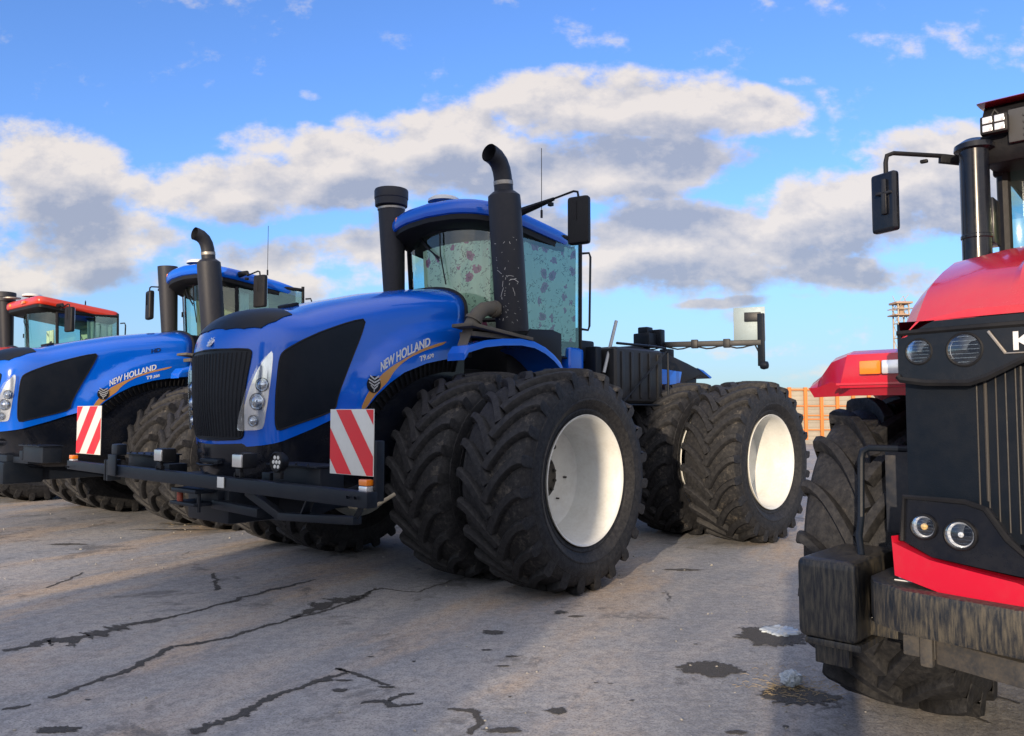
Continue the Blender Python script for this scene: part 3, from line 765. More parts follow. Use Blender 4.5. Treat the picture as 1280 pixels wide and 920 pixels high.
    gw = sheet('windshield', dense(front, 3), 2.60, 3.70, GLASS, root)
    for s_, nm in ((sl, 'side_window'), (sr, 'side_window')): sheet(nm, dense(s_, 6), 2.26, 3.68, SIDEGLASS, root)
    sheet('rear_window', dense(rear, 4), 2.5, 3.65, GLASS, root)
    if curtain == 'floral':
        sheet('curtain', dense([(-.55, .10 * k) for k in range(-5, 8)], 2) and dense([(-.56 - .30 * (abs(.1 * k) / .8) ** 2, .1 * k) for k in range(-5, 8)], 4), 2.5, 3.53, FLORAL, root, .05, 16, .006)
        sheet('curtain', dense(sl, 14), 2.44, 3.56, FLORAL, root, .045, 14, .006)
        sheet('curtain', dense([(-1.9, .86), (-1.92, -.8)], 12), 2.5, 3.6, BEIGE, root, .0, 8, .008)
    elif curtain == 'beige':
        sheet('liner', dense([(-1.88, .80), (-1.90, -.80)], 12), 2.3, 3.6, BEIGE, root, .0, 8, .004)
        sheet('liner', dense([(-.95, -.72), (-1.85, -.78)], 12), 2.3, 3.6, BEIGE, root, .02, 8, .004)
        sheet('curtain', dense([(-.9, .70), (-1.05, .72)], 4), 2.45, 3.55, CLOTH, root, .03, 8, .012)
        sheet('curtain', dense([(-1.2, .74), (-1.42, .78)], 8), 2.45, 3.5, CLOTH, root, .06, 8, .014)
    else:
        film = basic('hazy_film', (.72, .72, .58), .4, 0, .2, .3)
        sheet('plastic_film', dense([(-1.4, .74), (-1.90, .80)], 14), 2.4, 3.6, film, root, .03, 10, .02)
        sheet('plastic_film', dense([(-.9, -.3), (-.85, .3)], 10), 2.4, 3.35, film, root, .1, 10, .02)
        sheet('liner', dense([(-1.88, .80), (-1.90, -.80)], 12), 2.3, 3.6, BEIGE, root, .0, 8, .004)
    # seat, console, wheel
    b = MB(); b.box((-1.5, 0, 2.55), (.5, .5, .16), bev=.06); b.box((-1.72, 0, 2.9), (.16, .48, .7), (0, radians(-8), 0), bev=.06, seg=3); b.box((-1.2, .45, 2.62), (.6, .2, .3), bev=.04); b.build('seat', CLOTH if curtain == 'beige' else BLK, cab)
    b = MB(); b.box((-.88, 0, 2.55), (.26, .34, .5), bev=.08); b.tube([(-1.02 + .19 * cos(a) * .4, .19 * sin(a), 2.92 + .19 * cos(a)) for a in [2 * pi * k / 20 for k in range(21)]], .014, 8); b.tube([(-.88, 0, 2.7), (-1.02, 0, 2.92)], .03, 8); b.build('steering_column', BLK, cab)
    # roof
    def roof_mb(grow, z0f, thick, top=True):
        out = []
        for k in range(64):
            a = 2 * pi * k / 64; ca, sa = cos(a), sin(a); e = .42 if curtain != 'film' else .14
            x = -1.15 + (.80 + grow) * (abs(ca) ** e) * (1 if ca > 0 else -1); yy = (.92 + grow) * (abs(sa) ** e) * (1 if sa > 0 else -1)
            if x > -.6 and curtain != 'film': x += .12 * (1 - (yy / 1.0) ** 2) - .04
            yy *= 1 + .03 * (-.5 - x) / 1.5
            out.append((x, yy))
        return out
    zb = lambda x, y: 3.80 + (x + .35) * .115 - (.075 if curtain != 'film' else .0) * (y / .95) ** 2
    pl = roof_mb(.02, 0, 0); vs = []; fs = []; n = len(pl)
    rings = [(.90, -.03), (.985, -.005), (1.0, .03), (1.0, .085), (.985, .125), (.95, .15), (.8, .175), (.5, .195), (.2, .20)]
    for (s_, dz) in rings:
        for (x, y) in pl:
            X_, Y_ = -1.15 + (x + 1.15) * s_, y * s_
            vs.append((X_, Y_, zb(-1.15 + (x + 1.15) * (1 if s_ > .9 else s_), y * (1 if s_ > .9 else s_)) + dz))
    for j in range(len(rings) - 1):
        for k in range(n): fs.append((j * n + k, j * n + (k + 1) % n, (j + 1) * n + (k + 1) % n, (j + 1) * n + k))
    fs.append(tuple((len(rings) - 1) * n + k for k in range(n)))
    b = MB(); b.add(vs, fs); rf = b.build('roof', paint, root, ang=40)
    b = MB(); vs = []; fs = []
    for (s_, dz) in ((.96, .0), (.955, -.07), (.86, -.13), (.4, -.13)):
        for (x, y) in pl: vs.append((-1.15 + (x + 1.15) * s_, y * s_, zb(x, y) + dz))
    for j in range(3):
        for k in range(n): fs.append((j * n + k, (j + 1) * n + k, (j + 1) * n + (k + 1) % n, j * n + (k + 1) % n))
    fs.append(tuple(3 * n + k for k in range(n))[::-1])
    b.add(vs, fs); b.build('roof_underside', BLK, rf, ang=40)
    b = MB(); b.lathe([(.001, .07), (.10, .068), (.165, .045), (.18, .0)], 28, Matrix.Translation((-.58, .02, 3.985)) @ Matrix.Rotation(radians(90), 4, 'X') @ Matrix.Rotation(pi, 4, 'X'), True) if False else b.lathe([(.19, 0), (.185, .03), (.15, .055), (.08, .068), (.001, .07)][::-1], 28, Matrix.Translation((-.56, -.02, 4.03)), True, 'Z')
    b.build('satellite_receiver', WHITE, rf)
    b = MB(); b.box((-.318, .20, 3.862), (.05, .24, .06), (0, 0, radians(-6)), bev=.014); b.build('turn_lamp', AMBER, rf)
    b = MB(); b.box((-.37, -.50, 3.865), (.05, .2, .06), (0, 0, radians(28)), bev=.014); b.build('turn_lamp', AMBER, rf)
    b = MB(); b.box((-.60, -.02, 4.005), (.16, .18, .06), bev=.01); b.build('receiver_mount', BLK, rf)
    b = MB(); b.tube([(-1.27, .86, 3.86), (-1.27, .86, 4.66 if curtain != 'film' else 3.95)], .0045, 6); b.tube([(-1.27, .86, 3.84), (-1.27, .86, 3.93)], .014, 8); b.build('antenna', BLK, rf)
    # roof lamps: slim bright lip at the far front corner
    b = MB(); b.tube([(-.62, -.92, 3.70), (-.70, -.96, 3.69), (-.80, -.97, 3.68)], .02, 8); b.build('roof_trim', SILVER, rf)
    # wipers
    b = MB(); P_ = lambda y, z: tuple(Vector(lean(-.53 - .38 * (abs(y) / .8) ** 2, y, z)) + Vector((.03, 0, 0)))
    b.tube([P_(-.45, 3.69), P_(-.2, 3.50), P_(.0, 3.36)], .010, 6); b.tube([P_(-.40, 3.69), P_(-.16, 3.48), P_(.0, 3.33)], .007, 6); b.tube([P_(.02, 3.66), P_(.02, 3.40), P_(.09, 3.05)], .009, 6); b.build('wiper', BLK, root)
    # grab rail at the back of the cab
    for sg in (1, -1):
        b = MB(); b.tube([(-1.96, sg * .94, 3.52), (-2.03, sg * .99, 3.53), (-2.045, sg * 1.0, 3.48), (-2.045, sg * .98, 2.64), (-2.03, sg * .97, 2.59), (-1.96, sg * .92, 2.60)], .014, 8); b.build('grab_rail', FRAME, root)
    # mirrors
    for sg in ((1, -1) if curtain == 'beige' else (1,)):
        yo = 1.78 if sg > 0 else 1.35; xx = -.72 if sg > 0 else -.4; zt = 3.86 if sg > 0 else 3.75
        if zs != 1.0 and sg > 0: yo = 1.5; zt = 3.75
        b = MB(); b.tube([(-.72, sg * .95, 3.77), (xx * .5 - .36, sg * (.95 + (yo - .95) * .35), 3.79 + (zt - 3.8) * .3), (xx, sg * (yo - .32), zt - .02)], [.05, .035, .02], 8)
        b.tube([(xx, sg * (yo - .34), zt - .02), (xx, sg * (yo - .06), zt + .015), (xx, sg * (yo - .01), zt), (xx, sg * yo, zt - .05), (xx, sg * yo, zt - .16)], .012, 8)
        b.box((xx, sg * (yo - .36), zt - .07), (.05, .05, .04)); b.build('mirror_arm', BLK, root)
        b = MB(); b.box((xx - .01, sg * yo, zt - .30), (.09, .24, .50), (0, 0, sg * radians(10)), bev=.04, seg=3)
        for k in range(4): b.box((xx + .036, sg * (yo + .02 - .03 * k) - .02, zt - .20), (.012, .008, .2), (0, 0, sg * radians(10)), bev=.002)
        mr = b.build('mirror', BLK, root)
        b = MB(); b.box((xx - .055, sg * yo - .008, zt - .30), (.006, .20, .45), (0, 0, sg * radians(10)), bev=.002); b.build('mirror_face', MIRRORG, mr)
    # ---- rear half, turned a little about the hinge
    d = -(phi2 - phi); jx = -WB / 2; rx, ry = jx - cos(d) * WB / 2, -sin(d) * WB / 2
    K = dict(parent=root, loc=(rx, ry, 0), rz=d)
    b = MB(); b.box((.3, 0, .95), (2.4, .7, .5), bev=.04); b.box((0, 0, 1.0), (.6, 1.4, .5), bev=.1); b.tube([(0, -1.80, .985), (0, 1.80, .985)], .13, 20)
    b.box((-.9, 0, .95), (1.0, .9, .7), bev=.06); b.tube([(1.95, 0, .6), (1.95, 0, 1.3)], .17, 16); b.box((.2, 0, 1.6), (2.0, 1.1, .9), bev=.06); b.build('rear_chassis', FRAME, **K)
    for k, (y, sg) in enumerate(((2.058, 1), (1.125, 1), (-1.125, -1), (-2.058, -1))):
        w = make_wheel(root, 'dual', 0, 0, .99, sg, 1.1 + 1.7 * k); w.location = (rx - sin(d) * y, ry + cos(d) * y, .99); w.rotation_euler = (0, 1.1 + 1.7 * k, d)
        w.rotation_mode = 'ZYX' if False else 'XYZ'
    for sg in (1, -1):
        b = MB(); b.box((.98, sg * .82, 2.06), (1.02, .62, .70), bev=.07, seg=3)
        for k in range(5): b.box((.60 + .19 * k, sg * 1.135, 2.06), (.055, .03, .58), bev=.012)
        b.build('fuel_tank', basic('tank_plastic', (.016, .018, .022), .45, 0, 0, .25, (.08, .07, .06), 3), **K)
        b = MB(); b.tube([(1.50, sg * 1.16, 2.44), (.70, sg * 1.18, 2.44), (.52, sg * 1.19, 2.43), (.46, sg * 1.19, 2.37), (.46, sg * 1.19, 1.72)], .016, 8)
        b.tube([(1.5, sg * 1.18, 1.65), (.48, sg * 1.19, 2.40)], .013, 8); b.tube([(1.55, sg * 1.19, 1.69), (.40, sg * 1.19, 1.69)], .012, 8); b.build('guard_rail', FRAME, **K)
        b = MB(); prof = [(.48, 2.42), (.30, 2.44), (-.1, 2.40), (-.55, 2.30), (-.95, 2.20), (-1.15, 2.10), (-.85, 2.12), (-.5, 2.03), (-.25, 1.92), (.0, 1.80), (.20, 1.66), (.42, 1.62)]
        b.prism(prof, sg * .55, sg * .84, 'Y', .02); b.build('rear_fender', BLK, **K)
        b = MB(); b.prism([(.34, 2.20), (-.38, 2.17), (-.32, 1.98), (-.02, 1.78), (.30, 1.68)], sg * .835, sg * .852, 'Y', .004); b.build('fender_panel', paint, **K)
        b = MB(); b.prism([(-.95, 2.215), (-.8, 2.24), (-1.15, 2.10), (-1.18, 2.12)], sg * .56, sg * .846, 'Y'); b.build('fender_tip', paint, **K)
        if gold: b = MB(); b.prism([(.34, 2.0), (.34, 1.955), (-.28, 1.93), (-.30, 1.96)], sg * .853, sg * .857, 'Y'); b.build('gold_stripe', GOLD, **K)
    b = MB(); b.prism([(.9, 2.30), (.9, 2.45), (.3, 2.52), (-.4, 2.46), (-.9, 2.34), (-1.25, 2.2), (-1.2, 1.7), (.9, 1.7)], -.56, .56, 'Y', .04); b.box((-.75, .35, 2.46), (.16, .16, .16), bev=.02); b.build('rear_deck', BLK, **K)
    b = MB(); b.box((1.72, .2, 2.35), (.35, 1.3, .26), bev=.03); b.box((1.65, .85, 2.2), (.12, .3, .4), bev=.02); b.tube([(2.1, .7, 2.52), (1.75, .72, 2.53)], .02, 8); b.box((1.75, .72, 2.53), (.10, .10, .16), bev=.01); b.box((1.2, 0, 2.2), (.9, .9, .3)); b.build('hose_box', FRAME, **K)
    if zs == 1.0:
        b = MB(); b.tube([(1.58, 1.02, 2.08), (1.30, 1.00, 2.74)], .022, 10); b.build('lever', basic('galvanised_rod', (.4, .42, .44), .5, .6), **K)
        # folded side arm with a grey plate at its end
        O, F, L = frame(C1, PHI1); loc = lambda X_, Y_, Z_: Vector(((Vector((X_, Y_, 0)) - O).dot(F), (Vector((X_, Y_, 0)) - O).dot(L), Z_))
        A0 = loc(1.90, 11.45, 2.57); A1 = loc(3.40, 10.80, 2.55); dv = (A1 - A0).normalized()
        b = MB(); b.beam(A0, A1, .06, .075, .008)
        for t in (.45, .72): b.box(A0.lerp(A1, t), (.09, .09, .12), (0, 0, atan2(dv.y, dv.x)))
        b.beam(A1 + Vector((0, 0, .40)), A1 + Vector((0, 0, -.32)), .05, .09, .008, (0, 1, 0)); b.beam(A1 + Vector((0, 0, .36)), A1 - dv * .22 + Vector((0, 0, .36)), .02, .12, .004)
        b.lathe([(.001, -.05), (.05, -.04), (.06, 0), (.05, .05), (.001, .07)], 16, Matrix.Translation(A1 + dv * .03 + Vector((0, 0, -.31)))); b.build('side_arm', FRAME, root)
        b = MB(); b.box((0, 0, 0), (.42, .008, .47), bev=.003, M=Matrix.Translation(A1 - dv * .17 + Vector((-.04, 0, .26))) @ Matrix.Rotation(atan2(dv.y, dv.x), 4, 'Z')); b.build('arm_plate', GREYP, root)
        b = MB(); q = loc(1.92, 11.3, 2.62); b.box(q + Vector((0, 0, .0)), (.30, .26, .20), bev=.02); b.box(q + Vector((.03, 0, .13)), (.16, .16, .12), bev=.02); b.box(q + Vector((-.12, .05, .04)), (.12, .3, .24), bev=.02); b.tube([q + Vector((0, 0, -.3)), q], .05, 12); b.build('arm_hinge', FRAME, root)
        b = MB(); b.tube([q + Vector((0, 0, -.15))] + [A0.lerp(A1, t) + Vector((0, 0, -.05 - .02 * sin(t * 25))) for t in [k / 20 for k in range(1, 20)]] + [A1 + Vector((0, 0, -.2))], .011, 6); b.build('arm_cable', BLK, root)
    return root

R1 = blue_tractor('articulated_tractor', C1, PHI1, PHI2, 'large blue articulated tractor with dual cream-rimmed wheels and floral cloth in its cab', '.670', BLUE, group='tractors parked side by side')
R2 = blue_tractor('articulated_tractor', (-5.47, 12.45), .689, .70, 'blue articulated tractor farther back with plain uncurtained cab, partly behind the floral-curtained one', '.505', BLUE, zs=.922, xs=1.065, curtain='beige', bar=False, group='tractors parked side by side', led='HD')
R3 = blue_tractor('articulated_tractor', (-10.4, 16.1), .70, .70, 'orange-red roofed tractor with film behind its cab glass, rearmost at the left', '', CASE, brand='', zs=1.0001, curtain='film', bar=False, gold=False, group='tractors parked side by side')

# ------------------------------------------------------------------ crimson tractor on the right
KP, KPHI = (3.0393, 3.7658), .748
def red_tractor():
    root = empty('wheel_tractor', (KP[0], KP[1], 0), -pi / 2 - KPHI, 'crimson tractor cut by the right edge, with black grille, round lamps and big front weights', 'tractor', 'tractors parked side by side')
    # bonnet: lofted sections, blunt nose
    ZT = [(-.9, 2.60), (-.4, 2.53), (.1, 2.44), (.5, 2.36), (.8, 2.30), (1.05, 2.21), (1.22, 2.12), (1.33, 2.03), (1.40, 1.965)]
    secs = []; xs_ = [-.9, -.4, .1, .5, .8, 1.0, 1.12, 1.22, 1.30, 1.36, 1.39]
    for x in xs_:
        zt = curve_at(ZT, x); hw = .705
        s_ = []
        for (u, w) in ((1.0, 1.60), (1.0, 1.90), (.985, None), (.90, None), (.62, None), (.44, None), (.40, None), (0, None)):
            if w is not None: z = min(w if x < 1.0 else max(w, 1.60 + .35 * min(1, (x - 1.0) / .2)), zt - .02)
            else:
                f = {.985: .08, .90: .03, .62: .0, .44: .0, .40: .035, 0: .04}[u]; z = zt - f if u > .5 else zt + (f if x < 1.15 else f * max(0, (1.36 - x) / .21))
                if u == .985: z = zt - .09
            bow = .10 * (1 - u * u) if x > .9 else 0
            s_.append((x + bow * sstep(.9, 1.3, x), hw * u, z))
        s_ = s_ + [(p[0], -p[1], p[2]) for p in s_[-2::-1]]; secs.append(s_)
    b = MB(); n = len(secs[0]); vs = [p for s_ in secs for p in s_]; fs = []
    for i in range(len(secs) - 1):
        for k in range(n - 1): fs.append((i * n + k, (i + 1) * n + k, (i + 1) * n + k + 1, i * n + k + 1))
    o_ = (len(secs) - 1) * n; lastp = [vs[o_ + k] for k in range(n)]; e_ = len(vs)
    yy_ = [.705 - 1.41 * k / 12 for k in range(13)]
    tops = [(1.39 + .10 * (1 - (y / .705) ** 2), y, 1.945) for y in yy_]
    vs += tops; fs.append(tuple([o_ + k for k in range(n)] + [e_ + k for k in range(12, -1, -1)]))
    b.add(vs, fs); hood = b.build('hood', REDP, root, weld=True, ang=24)
    # front face outline in (y): slightly bowed
    fx = lambda y, base=1.36: base + .10 * (1 - (y / .72) ** 2)
    def face(name, poly, x0, th, mat, par, bev=0.0, bow=.10):
        cells = patch_cells(poly, .06)
        def mp(y, z): return Vector((x0 + bow * (1 - (y / .72) ** 2), y, z)), Vector((1, 2 * bow * y / .72 ** 2, 0)).normalized()
        return spatch(name, cells, mp, mat, par, 0, th)
    face('grille', [(-.70, 1.10), (.70, 1.10), (.70, 1.94), (-.70, 1.94)], 1.335, .30, NAVY, root)
    b = MB()
    for k in range(-13, 14):
        y = k * .033; b.tube([(fx(y, 1.335), y, 1.14), (fx(y, 1.335), y, 1.76)], .0035, 6)
    for y in (-.40, -.28, .28, .40):
        b.tube([(fx(y, 1.335) + .002, y, 1.25), (fx(y, 1.335) + .000, y, 1.755)], .006, 8)
    b.build('grille_bars', basic('grille_bar_grey', (.012, .013, .015), .5, 0, 0, .6, (.06, .052, .045), 8, 0, 60, True), root)
    up = [(-.712, 1.942), (-.712, 1.73), (-.70, 1.715), (-.60, 1.70), (-.44, 1.695), (-.38, 1.715), (-.26, 1.775), (.26, 1.775), (.38, 1.715), (.44, 1.695), (.60, 1.70), (.70, 1.715), (.712, 1.73), (.712, 1.942)]
    hb = face('lamp_panel', up, 1.385, .06, GLOSSBLK, root)
    b = MB(); b.prism([(-.715, 1.885), (.715, 1.885), (.715, 1.95), (-.715, 1.95)], 1.30, 1.392, 'X', .006) if False else None
    b.tube([(fx(y, 1.385), y, 1.905) for y in [-.71 + .142 * k for k in range(11)]], .012, 6); b.tube([(fx(y, 1.385), y, z) for y, z in up[1:13]], .014, 6); b.build('panel_rim', BLK, hb)
    lo = [(-.715, 1.07), (-.70, 1.245), (-.47, 1.245), (-.40, 1.225), (-.33, 1.12), (-.27, 1.065), (.27, 1.065), (.33, 1.12), (.40, 1.225), (.47, 1.245), (.70, 1.245), (.715, 1.07), (.60, 1.02), (.2, .985), (-.2, .985), (-.6, 1.02)]
    lb = face('fog_lamp_panel', lo, 1.385, .08, GLOSSBLK, root)
    b = MB(); b.tube([(fx(y, 1.39), y, z) for y, z in lo[:12]], .011, 6); b.build('panel_rim', BLK, lb)
    # red lower band
    face('red_band', [(-.75, 1.085), (-.745, 1.06), (-.6, 1.012), (-.30, .975), (-.22, .95), (.22, .95), (.30, .975), (.6, 1.012), (.745, 1.06), (.75, 1.085), (.74, .93), (.45, .87), (0, .84), (-.45, .87), (-.74, .93)], 1.415, .10, REDP, root)
    # lamps
    def lamp(nm, y, z, r, x0, par, warm=False):
        y_ = y; p = Vector((fx(y_, x0) + .012, y_, z)); M = Matrix.Translation(p) @ Matrix.Rotation(radians(-90) + .25 * y_, 4, 'Z')
        b = MB(); b.lathe([(r * .2, -.03), (r * .8, -.012), (r * .93, .004), (r, .006), (r * 1.08, .002), (r * 1.12, -.03)], 28, M); rg = b.build(nm, BLK, par)
        b = MB(); b.lathe([(.001, -.006), (r * .18, -.008), (r * .22, -.028), (r * .6, -.022), (r * .93, .0)], 28, M); b.build('reflector', FROST, rg, ang=20)
        if warm:
            b = MB(); b.lathe([(.001, .0), (r * .25, -.004), (r * .3, -.02)], 16, M); b.build('bulb', basic('pale_bulb', (.75, .50, .18), .3), rg)
        b = MB(); b.lathe([(.001, .016), (r * .5, .013), (r * .96, .003)], 28, M); b.build('lens', LENS, rg)
        b = MB()
        for k in range(-3, 4): hh = sqrt(max(0, .8 - (k / 3.6) ** 2)) * r; b.tube([M @ Vector((-hh, .012, k * r * .26)), M @ Vector((hh, .012, k * r * .26))], .0018, 4)
        b.build('lens_ribs', LENS, rg)
    for sg in (1, -1):
        lamp('headlight', sg * .625, 1.825, .050, 1.375, root); lamp('headlight', sg * .455, 1.822, .062, 1.375, root)
        lamp('fog_lamp', sg * .625, 1.135, .047, 1.385, root, True); lamp('fog_lamp', sg * .49, 1.12, .055, 1.385, root)
    # name across the panel, starting with K
    tv, tf, asp = text_cells('KIROVETS')
    b = MB(); vs = [(fx(-.29 + .58 * a, 1.385) , -.29 + .58 * a, 1.808 + .070 * c_) for a, c_ in tv]
    for dx in (0,): b.add([(v[0] + .004, v[1], v[2]) for v in vs], tf)
    b.build('lettering', WLET, hb)
    b = MB()
    for sg in (1, -1): b.beam((fx(.36, 1.390), sg * .37, 1.885), (fx(.32, 1.390), sg * .315, 1.80), .010, .010, .002); b.build
    b.tube([(fx(y, 1.391), y, 1.799) for y in [-.32 + .04 * k for k in range(17)]], .003, 6); b.build('chrome_trim', STEEL, hb)
    # body sides under the bonnet
    b = MB(); b.box((.2, 0, 1.5), (2.2, 1.30, .86), bev=.03); b.box((.3, 0, .86), (2.0, .8, .5), bev=.05); b.build('engine_bay', BLK, root)
    # bumper weight
    b = MB(); pl = [(1.0, -.88), (1.28, -.88), (1.40, -.83), (1.50, -.68), (1.56, -.3), (1.58, 0), (1.56, .3), (1.50, .68), (1.40, .83), (1.28, .88), (1.0, .88)]
    b.prism(pl, .72, .895, 'Z', .02); b.build('front_weight', WEIGHT, root)
    b = MB(); b.prism([(1.0, -.60), (1.40, -.60), (1.50, -.3), (1.52, 0), (1.50, .3), (1.40, .60), (1.0, .60)], .605, .70, 'Z', .01); b.box((1.2, -.66, .66), (.4, .12, .08)); b.box((1.40, -.63, .655), (.04, .05, .13), bev=.015)
    b.build('lower_beam', basic('dusty_beam', (.03, .032, .036), .6, .1, 0, .5, (.13, .11, .085), 9), root)
    b = MB()       # painted marks on the weight
    for (x, y) in ((1.27, -.73), (1.33, -.60)):
        b.box((x, y, .897), (.006, .075, .004), bev=0); b.box((x + .055, y, .897), (.006, .075, .004), bev=0); b.box((x + .028, y + (.035 if y < -.7 else -.035), .897), (.05, .006, .004), bev=0)
    b.build('paint_marks', WLET, root)
    for sg in (1, -1):
        b = MB(); b.box((1.08, sg * 1.04, .775), (.56, .26, .345), bev=.04, seg=4); b.box((1.17, sg * 1.02, .59), (.36, .24, .03)); b.box((1.26, sg * 1.05, .53), (.04, .15, .10)); b.box((1.1, sg * .85, .66), (.2, .3, .08))
        b.build('side_weight', WEIGHT, root)
        # fenders: arch with boxed front
        b = MB(); arc = [(.93, 1.715), (.91, 1.86), (.84, 1.885), (.60, 1.90), (.2, 1.90), (-.3, 1.86), (-.7, 1.72), (-.95, 1.45), (-1.05, 1.15)]
        outz = [1.715, 1.76, 1.79, 1.82, 1.82, 1.78, 1.64, 1.38, 1.1]; vs = []
        for (x, z), oz in zip(arc, outz):
            xo = x * .72 - .05
            vs += [(x, sg * .62, z), (x, sg * 1.08, z), (x * .92 - .02, sg * 1.20, z * .55 + oz * .45 + .02), (xo + .03, sg * 1.34, oz - .01 * (z > 1.72)), (xo, sg * 1.40, oz - .045 if z > 1.72 else oz), (xo, sg * 1.37, oz - .05), (x - .03, sg * 1.06, z - .05), (x - .03, sg * .62, z - .05)]
        n = 8; fs = []
        for i in range(len(arc) - 1):
            for q in range(7): f = (i * n + q, i * n + q + 1, (i + 1) * n + q + 1, (i + 1) * n + q); fs.append(f if sg < 0 else f[::-1])
        fs.append(tuple(range(n))); b.add(vs, fs)
        b.prism([(sg * .66, 1.70), (sg * 1.12, 1.70), (sg * 1.08, 1.862), (sg * .66, 1.862)], .905, .938, 'X', .006); b.prism([(sg * .66, 1.715), (sg * 1.13, 1.715), (sg * 1.13, 1.725), (sg * .66, 1.725)], .93, .948, 'X'); b.build('fender', REDP, root, ang=22)
        b = MB(); b.box((.955, sg * .965, 1.795), (.03, .095, .065), bev=.008); tl = b.build('turn_lamp', AMBER, root)
        b = MB(); b.box((.955, sg * .865, 1.795), (.03, .095, .065), bev=.008); b.build('side_lamp', SILVER, tl)
        # mudguard loop and inner guard
        b = MB(); b.tube([(.98, sg * .70, 1.42), (.98, sg * .97, 1.42), (.98, sg * 1.0, 1.405), (.98, sg * 1.01, 1.37), (1.0, sg * 1.01, 1.10), (1.06, sg * 1.0, 1.02), (1.12, sg * .97, .94)], .016, 10); b.build('guard_loop', FRAME, root)
        b = MB(); b.box((.86, sg * .80, 1.22), (.05, .28, .40), bev=.03); b.build('inner_guard', basic('dark_guard', (.012, .016, .025), .5, 0, 0, .3), root)
    for (x, y, sg) in ((0, 1.07, 1), (0, -1.07, -1), (-3.1, 1.07, 1), (-3.1, -1.07, -1)):
        make_wheel(root, 'big', x, y, .835, sg, .53 + x * .3)
    b = MB(); b.tube([(0, -1.0, .83), (0, 1.0, .83)], .12, 16); b.box((-1.5, 0, .9), (3.6, .6, .4)); b.tube([(-3.1, -1.0, .83), (-3.1, 1.0, .83)], .12, 16); b.box((-2.6, 0, 1.35), (1.6, 1.1, .6), bev=.05); b.build('chassis', FRAME, root)
    # cab
    b = MB(); b.box((-1.0, 0, 1.75), (1.4, 1.3, 1.0), bev=.04); cb = b.build('cab_base', BLK, root)
    b = MB()
    for (x, y) in ((-.33, .64), (-1.65, .70)):
        for sg in (1, -1): b.tube([(x, sg * y, 2.2), (x + (.02 if x > -1 else 0), sg * y, 3.0)], .035, 8)
    b.tube([(-.33, -.64, 2.98), (-.33, .64, 2.98), (-1.65, .70, 2.98), (-1.65, -.70, 2.98), (-.33, -.64, 2.98)], .03, 8); b.build('cab_frame', BLK, root)
    for nm, pts in (('windshield', [(-.31, -.62), (-.26, 0), (-.31, .62)]), ('side_window', [(-.35, .66), (-1.63, .71)]), ('side_window', [(-.35, -.66), (-1.63, -.71)]), ('rear_window', [(-1.66, -.7), (-1.66, .7)])):
        b = MB(); k = len(pts); b.add([(x, y, z) for z in (2.2, 3.0) for x, y in pts], [(i, i + 1, k + i + 1, k + i) for i in range(k - 1)]); b.build(nm, GLASS, root)
    b = MB(); b.box((-1.3, 0, 2.6), (.12, 1.2, .9), bev=.03); b.box((-.6, .3, 2.5), (.02, .7, .85)); b.box((-.6, -.25, 2.45), (.03, .35, .85), bev=.01); b.build('cab_liner', basic('straw_liner', (.50, .42, .20), .8), cb)
    b = MB(); b.prism([(-.05, 2.930), (-.02, 3.000), (-.02, 3.180), (-.10, 3.270), (-.5, 3.320), (-1.7, 3.260), (-1.8, 3.100), (-1.75, 2.980)], -.685, .685, 'Y', .03); rf = b.build('roof_lower', BLK, root)
    b = MB(); b.prism([(.02, 3.255), (-.1, 3.300), (-.5, 3.355), (-1.7, 3.300), (-1.82, 3.200), (-1.7, 3.240), (-.5, 3.300), (-.1, 3.260)], -.70, .70, 'Y', .012); b.build('roof_cap', REDP, root)
    b = MB(); b.box((-.005, -.34, 3.100), (.03, .42, .18), bev=.01)
    for k in range(4): b.box((.012, -.42, 3.040 + .035 * k), (.012, .12, .014), bev=.003); b.box((.012, -.24, 3.040 + .035 * k), (.012, .12, .014), bev=.003)
    b.build('roof_vent', basic('vent_grey', (.05, .052, .055), .5), rf)
    for y in (-.605, .605):
        b = MB(); b.box((.04, y, 3.115), (.05, .13, .10), bev=.012); b.tube([(.02, y - .03, 3.150), (.02, y, 3.200), (.02, y + .03, 3.150)], .01, 6); wl = b.build('roof_lamp', BLK, root)
        b = MB()
        for i in (-1, 1):
            for j in (-1, 1): b.box((.068, y + i * .028, 3.115 + j * .022), (.008, .046, .036), bev=.004)
        b.build('led_lenses', SILVER, wl)
    # snorkel, mirror
    b = MB(); b.lathe([(.001, 0), (.072, 0), (.072, .30), (.077, .305), (.077, .32), (.072, .325), (.072, .79)][::-1], 24, Matrix.Translation((.0, -.715, 2.22)), True, 'Z')
    b.lathe([(.072, 0), (.10, .012), (.097, .04), (.05, .07), (.001, .075)][::-1], 24, Matrix.Translation((-.01, -.715, 3.0)), True, 'Z'); b.box((-.10, -.66, 2.62), (.16, .05, .25)); b.build('snorkel', GLOSSBLK, root)
    for sg in (1, -1):
        b = MB(); b.beam((-.30, sg * .66, 2.99), (-.06, sg * .90, 3.02), .03, .05); b.tube([(-.30, sg * .66, 3.0), (-.08, sg * .88, 3.035), (.17, sg * 1.075, 3.035), (.20, sg * 1.10, 3.02), (.21, sg * 1.105, 2.98), (.21, sg * 1.105, 2.78)], .0125, 10)
        b.box((-.02, sg * .97, 3.01), (.03, .04, .02)); b.box((-.30, sg * .66, 2.98), (.06, .05, .12), bev=.01); b.build('mirror_arm', BLK, root)
        b = MB(); b.box((.20, sg * 1.115, 2.755), (.05, .155, .335), (0, 0, sg * radians(20)), bev=.035, seg=4); b.box((.235, sg * 1.11, 2.78), (.03, .03, .2)); b.box((.235, sg * 1.11, 2.80), (.03, .09, .02)); mr = b.build('mirror', GLOSSBLK, root)
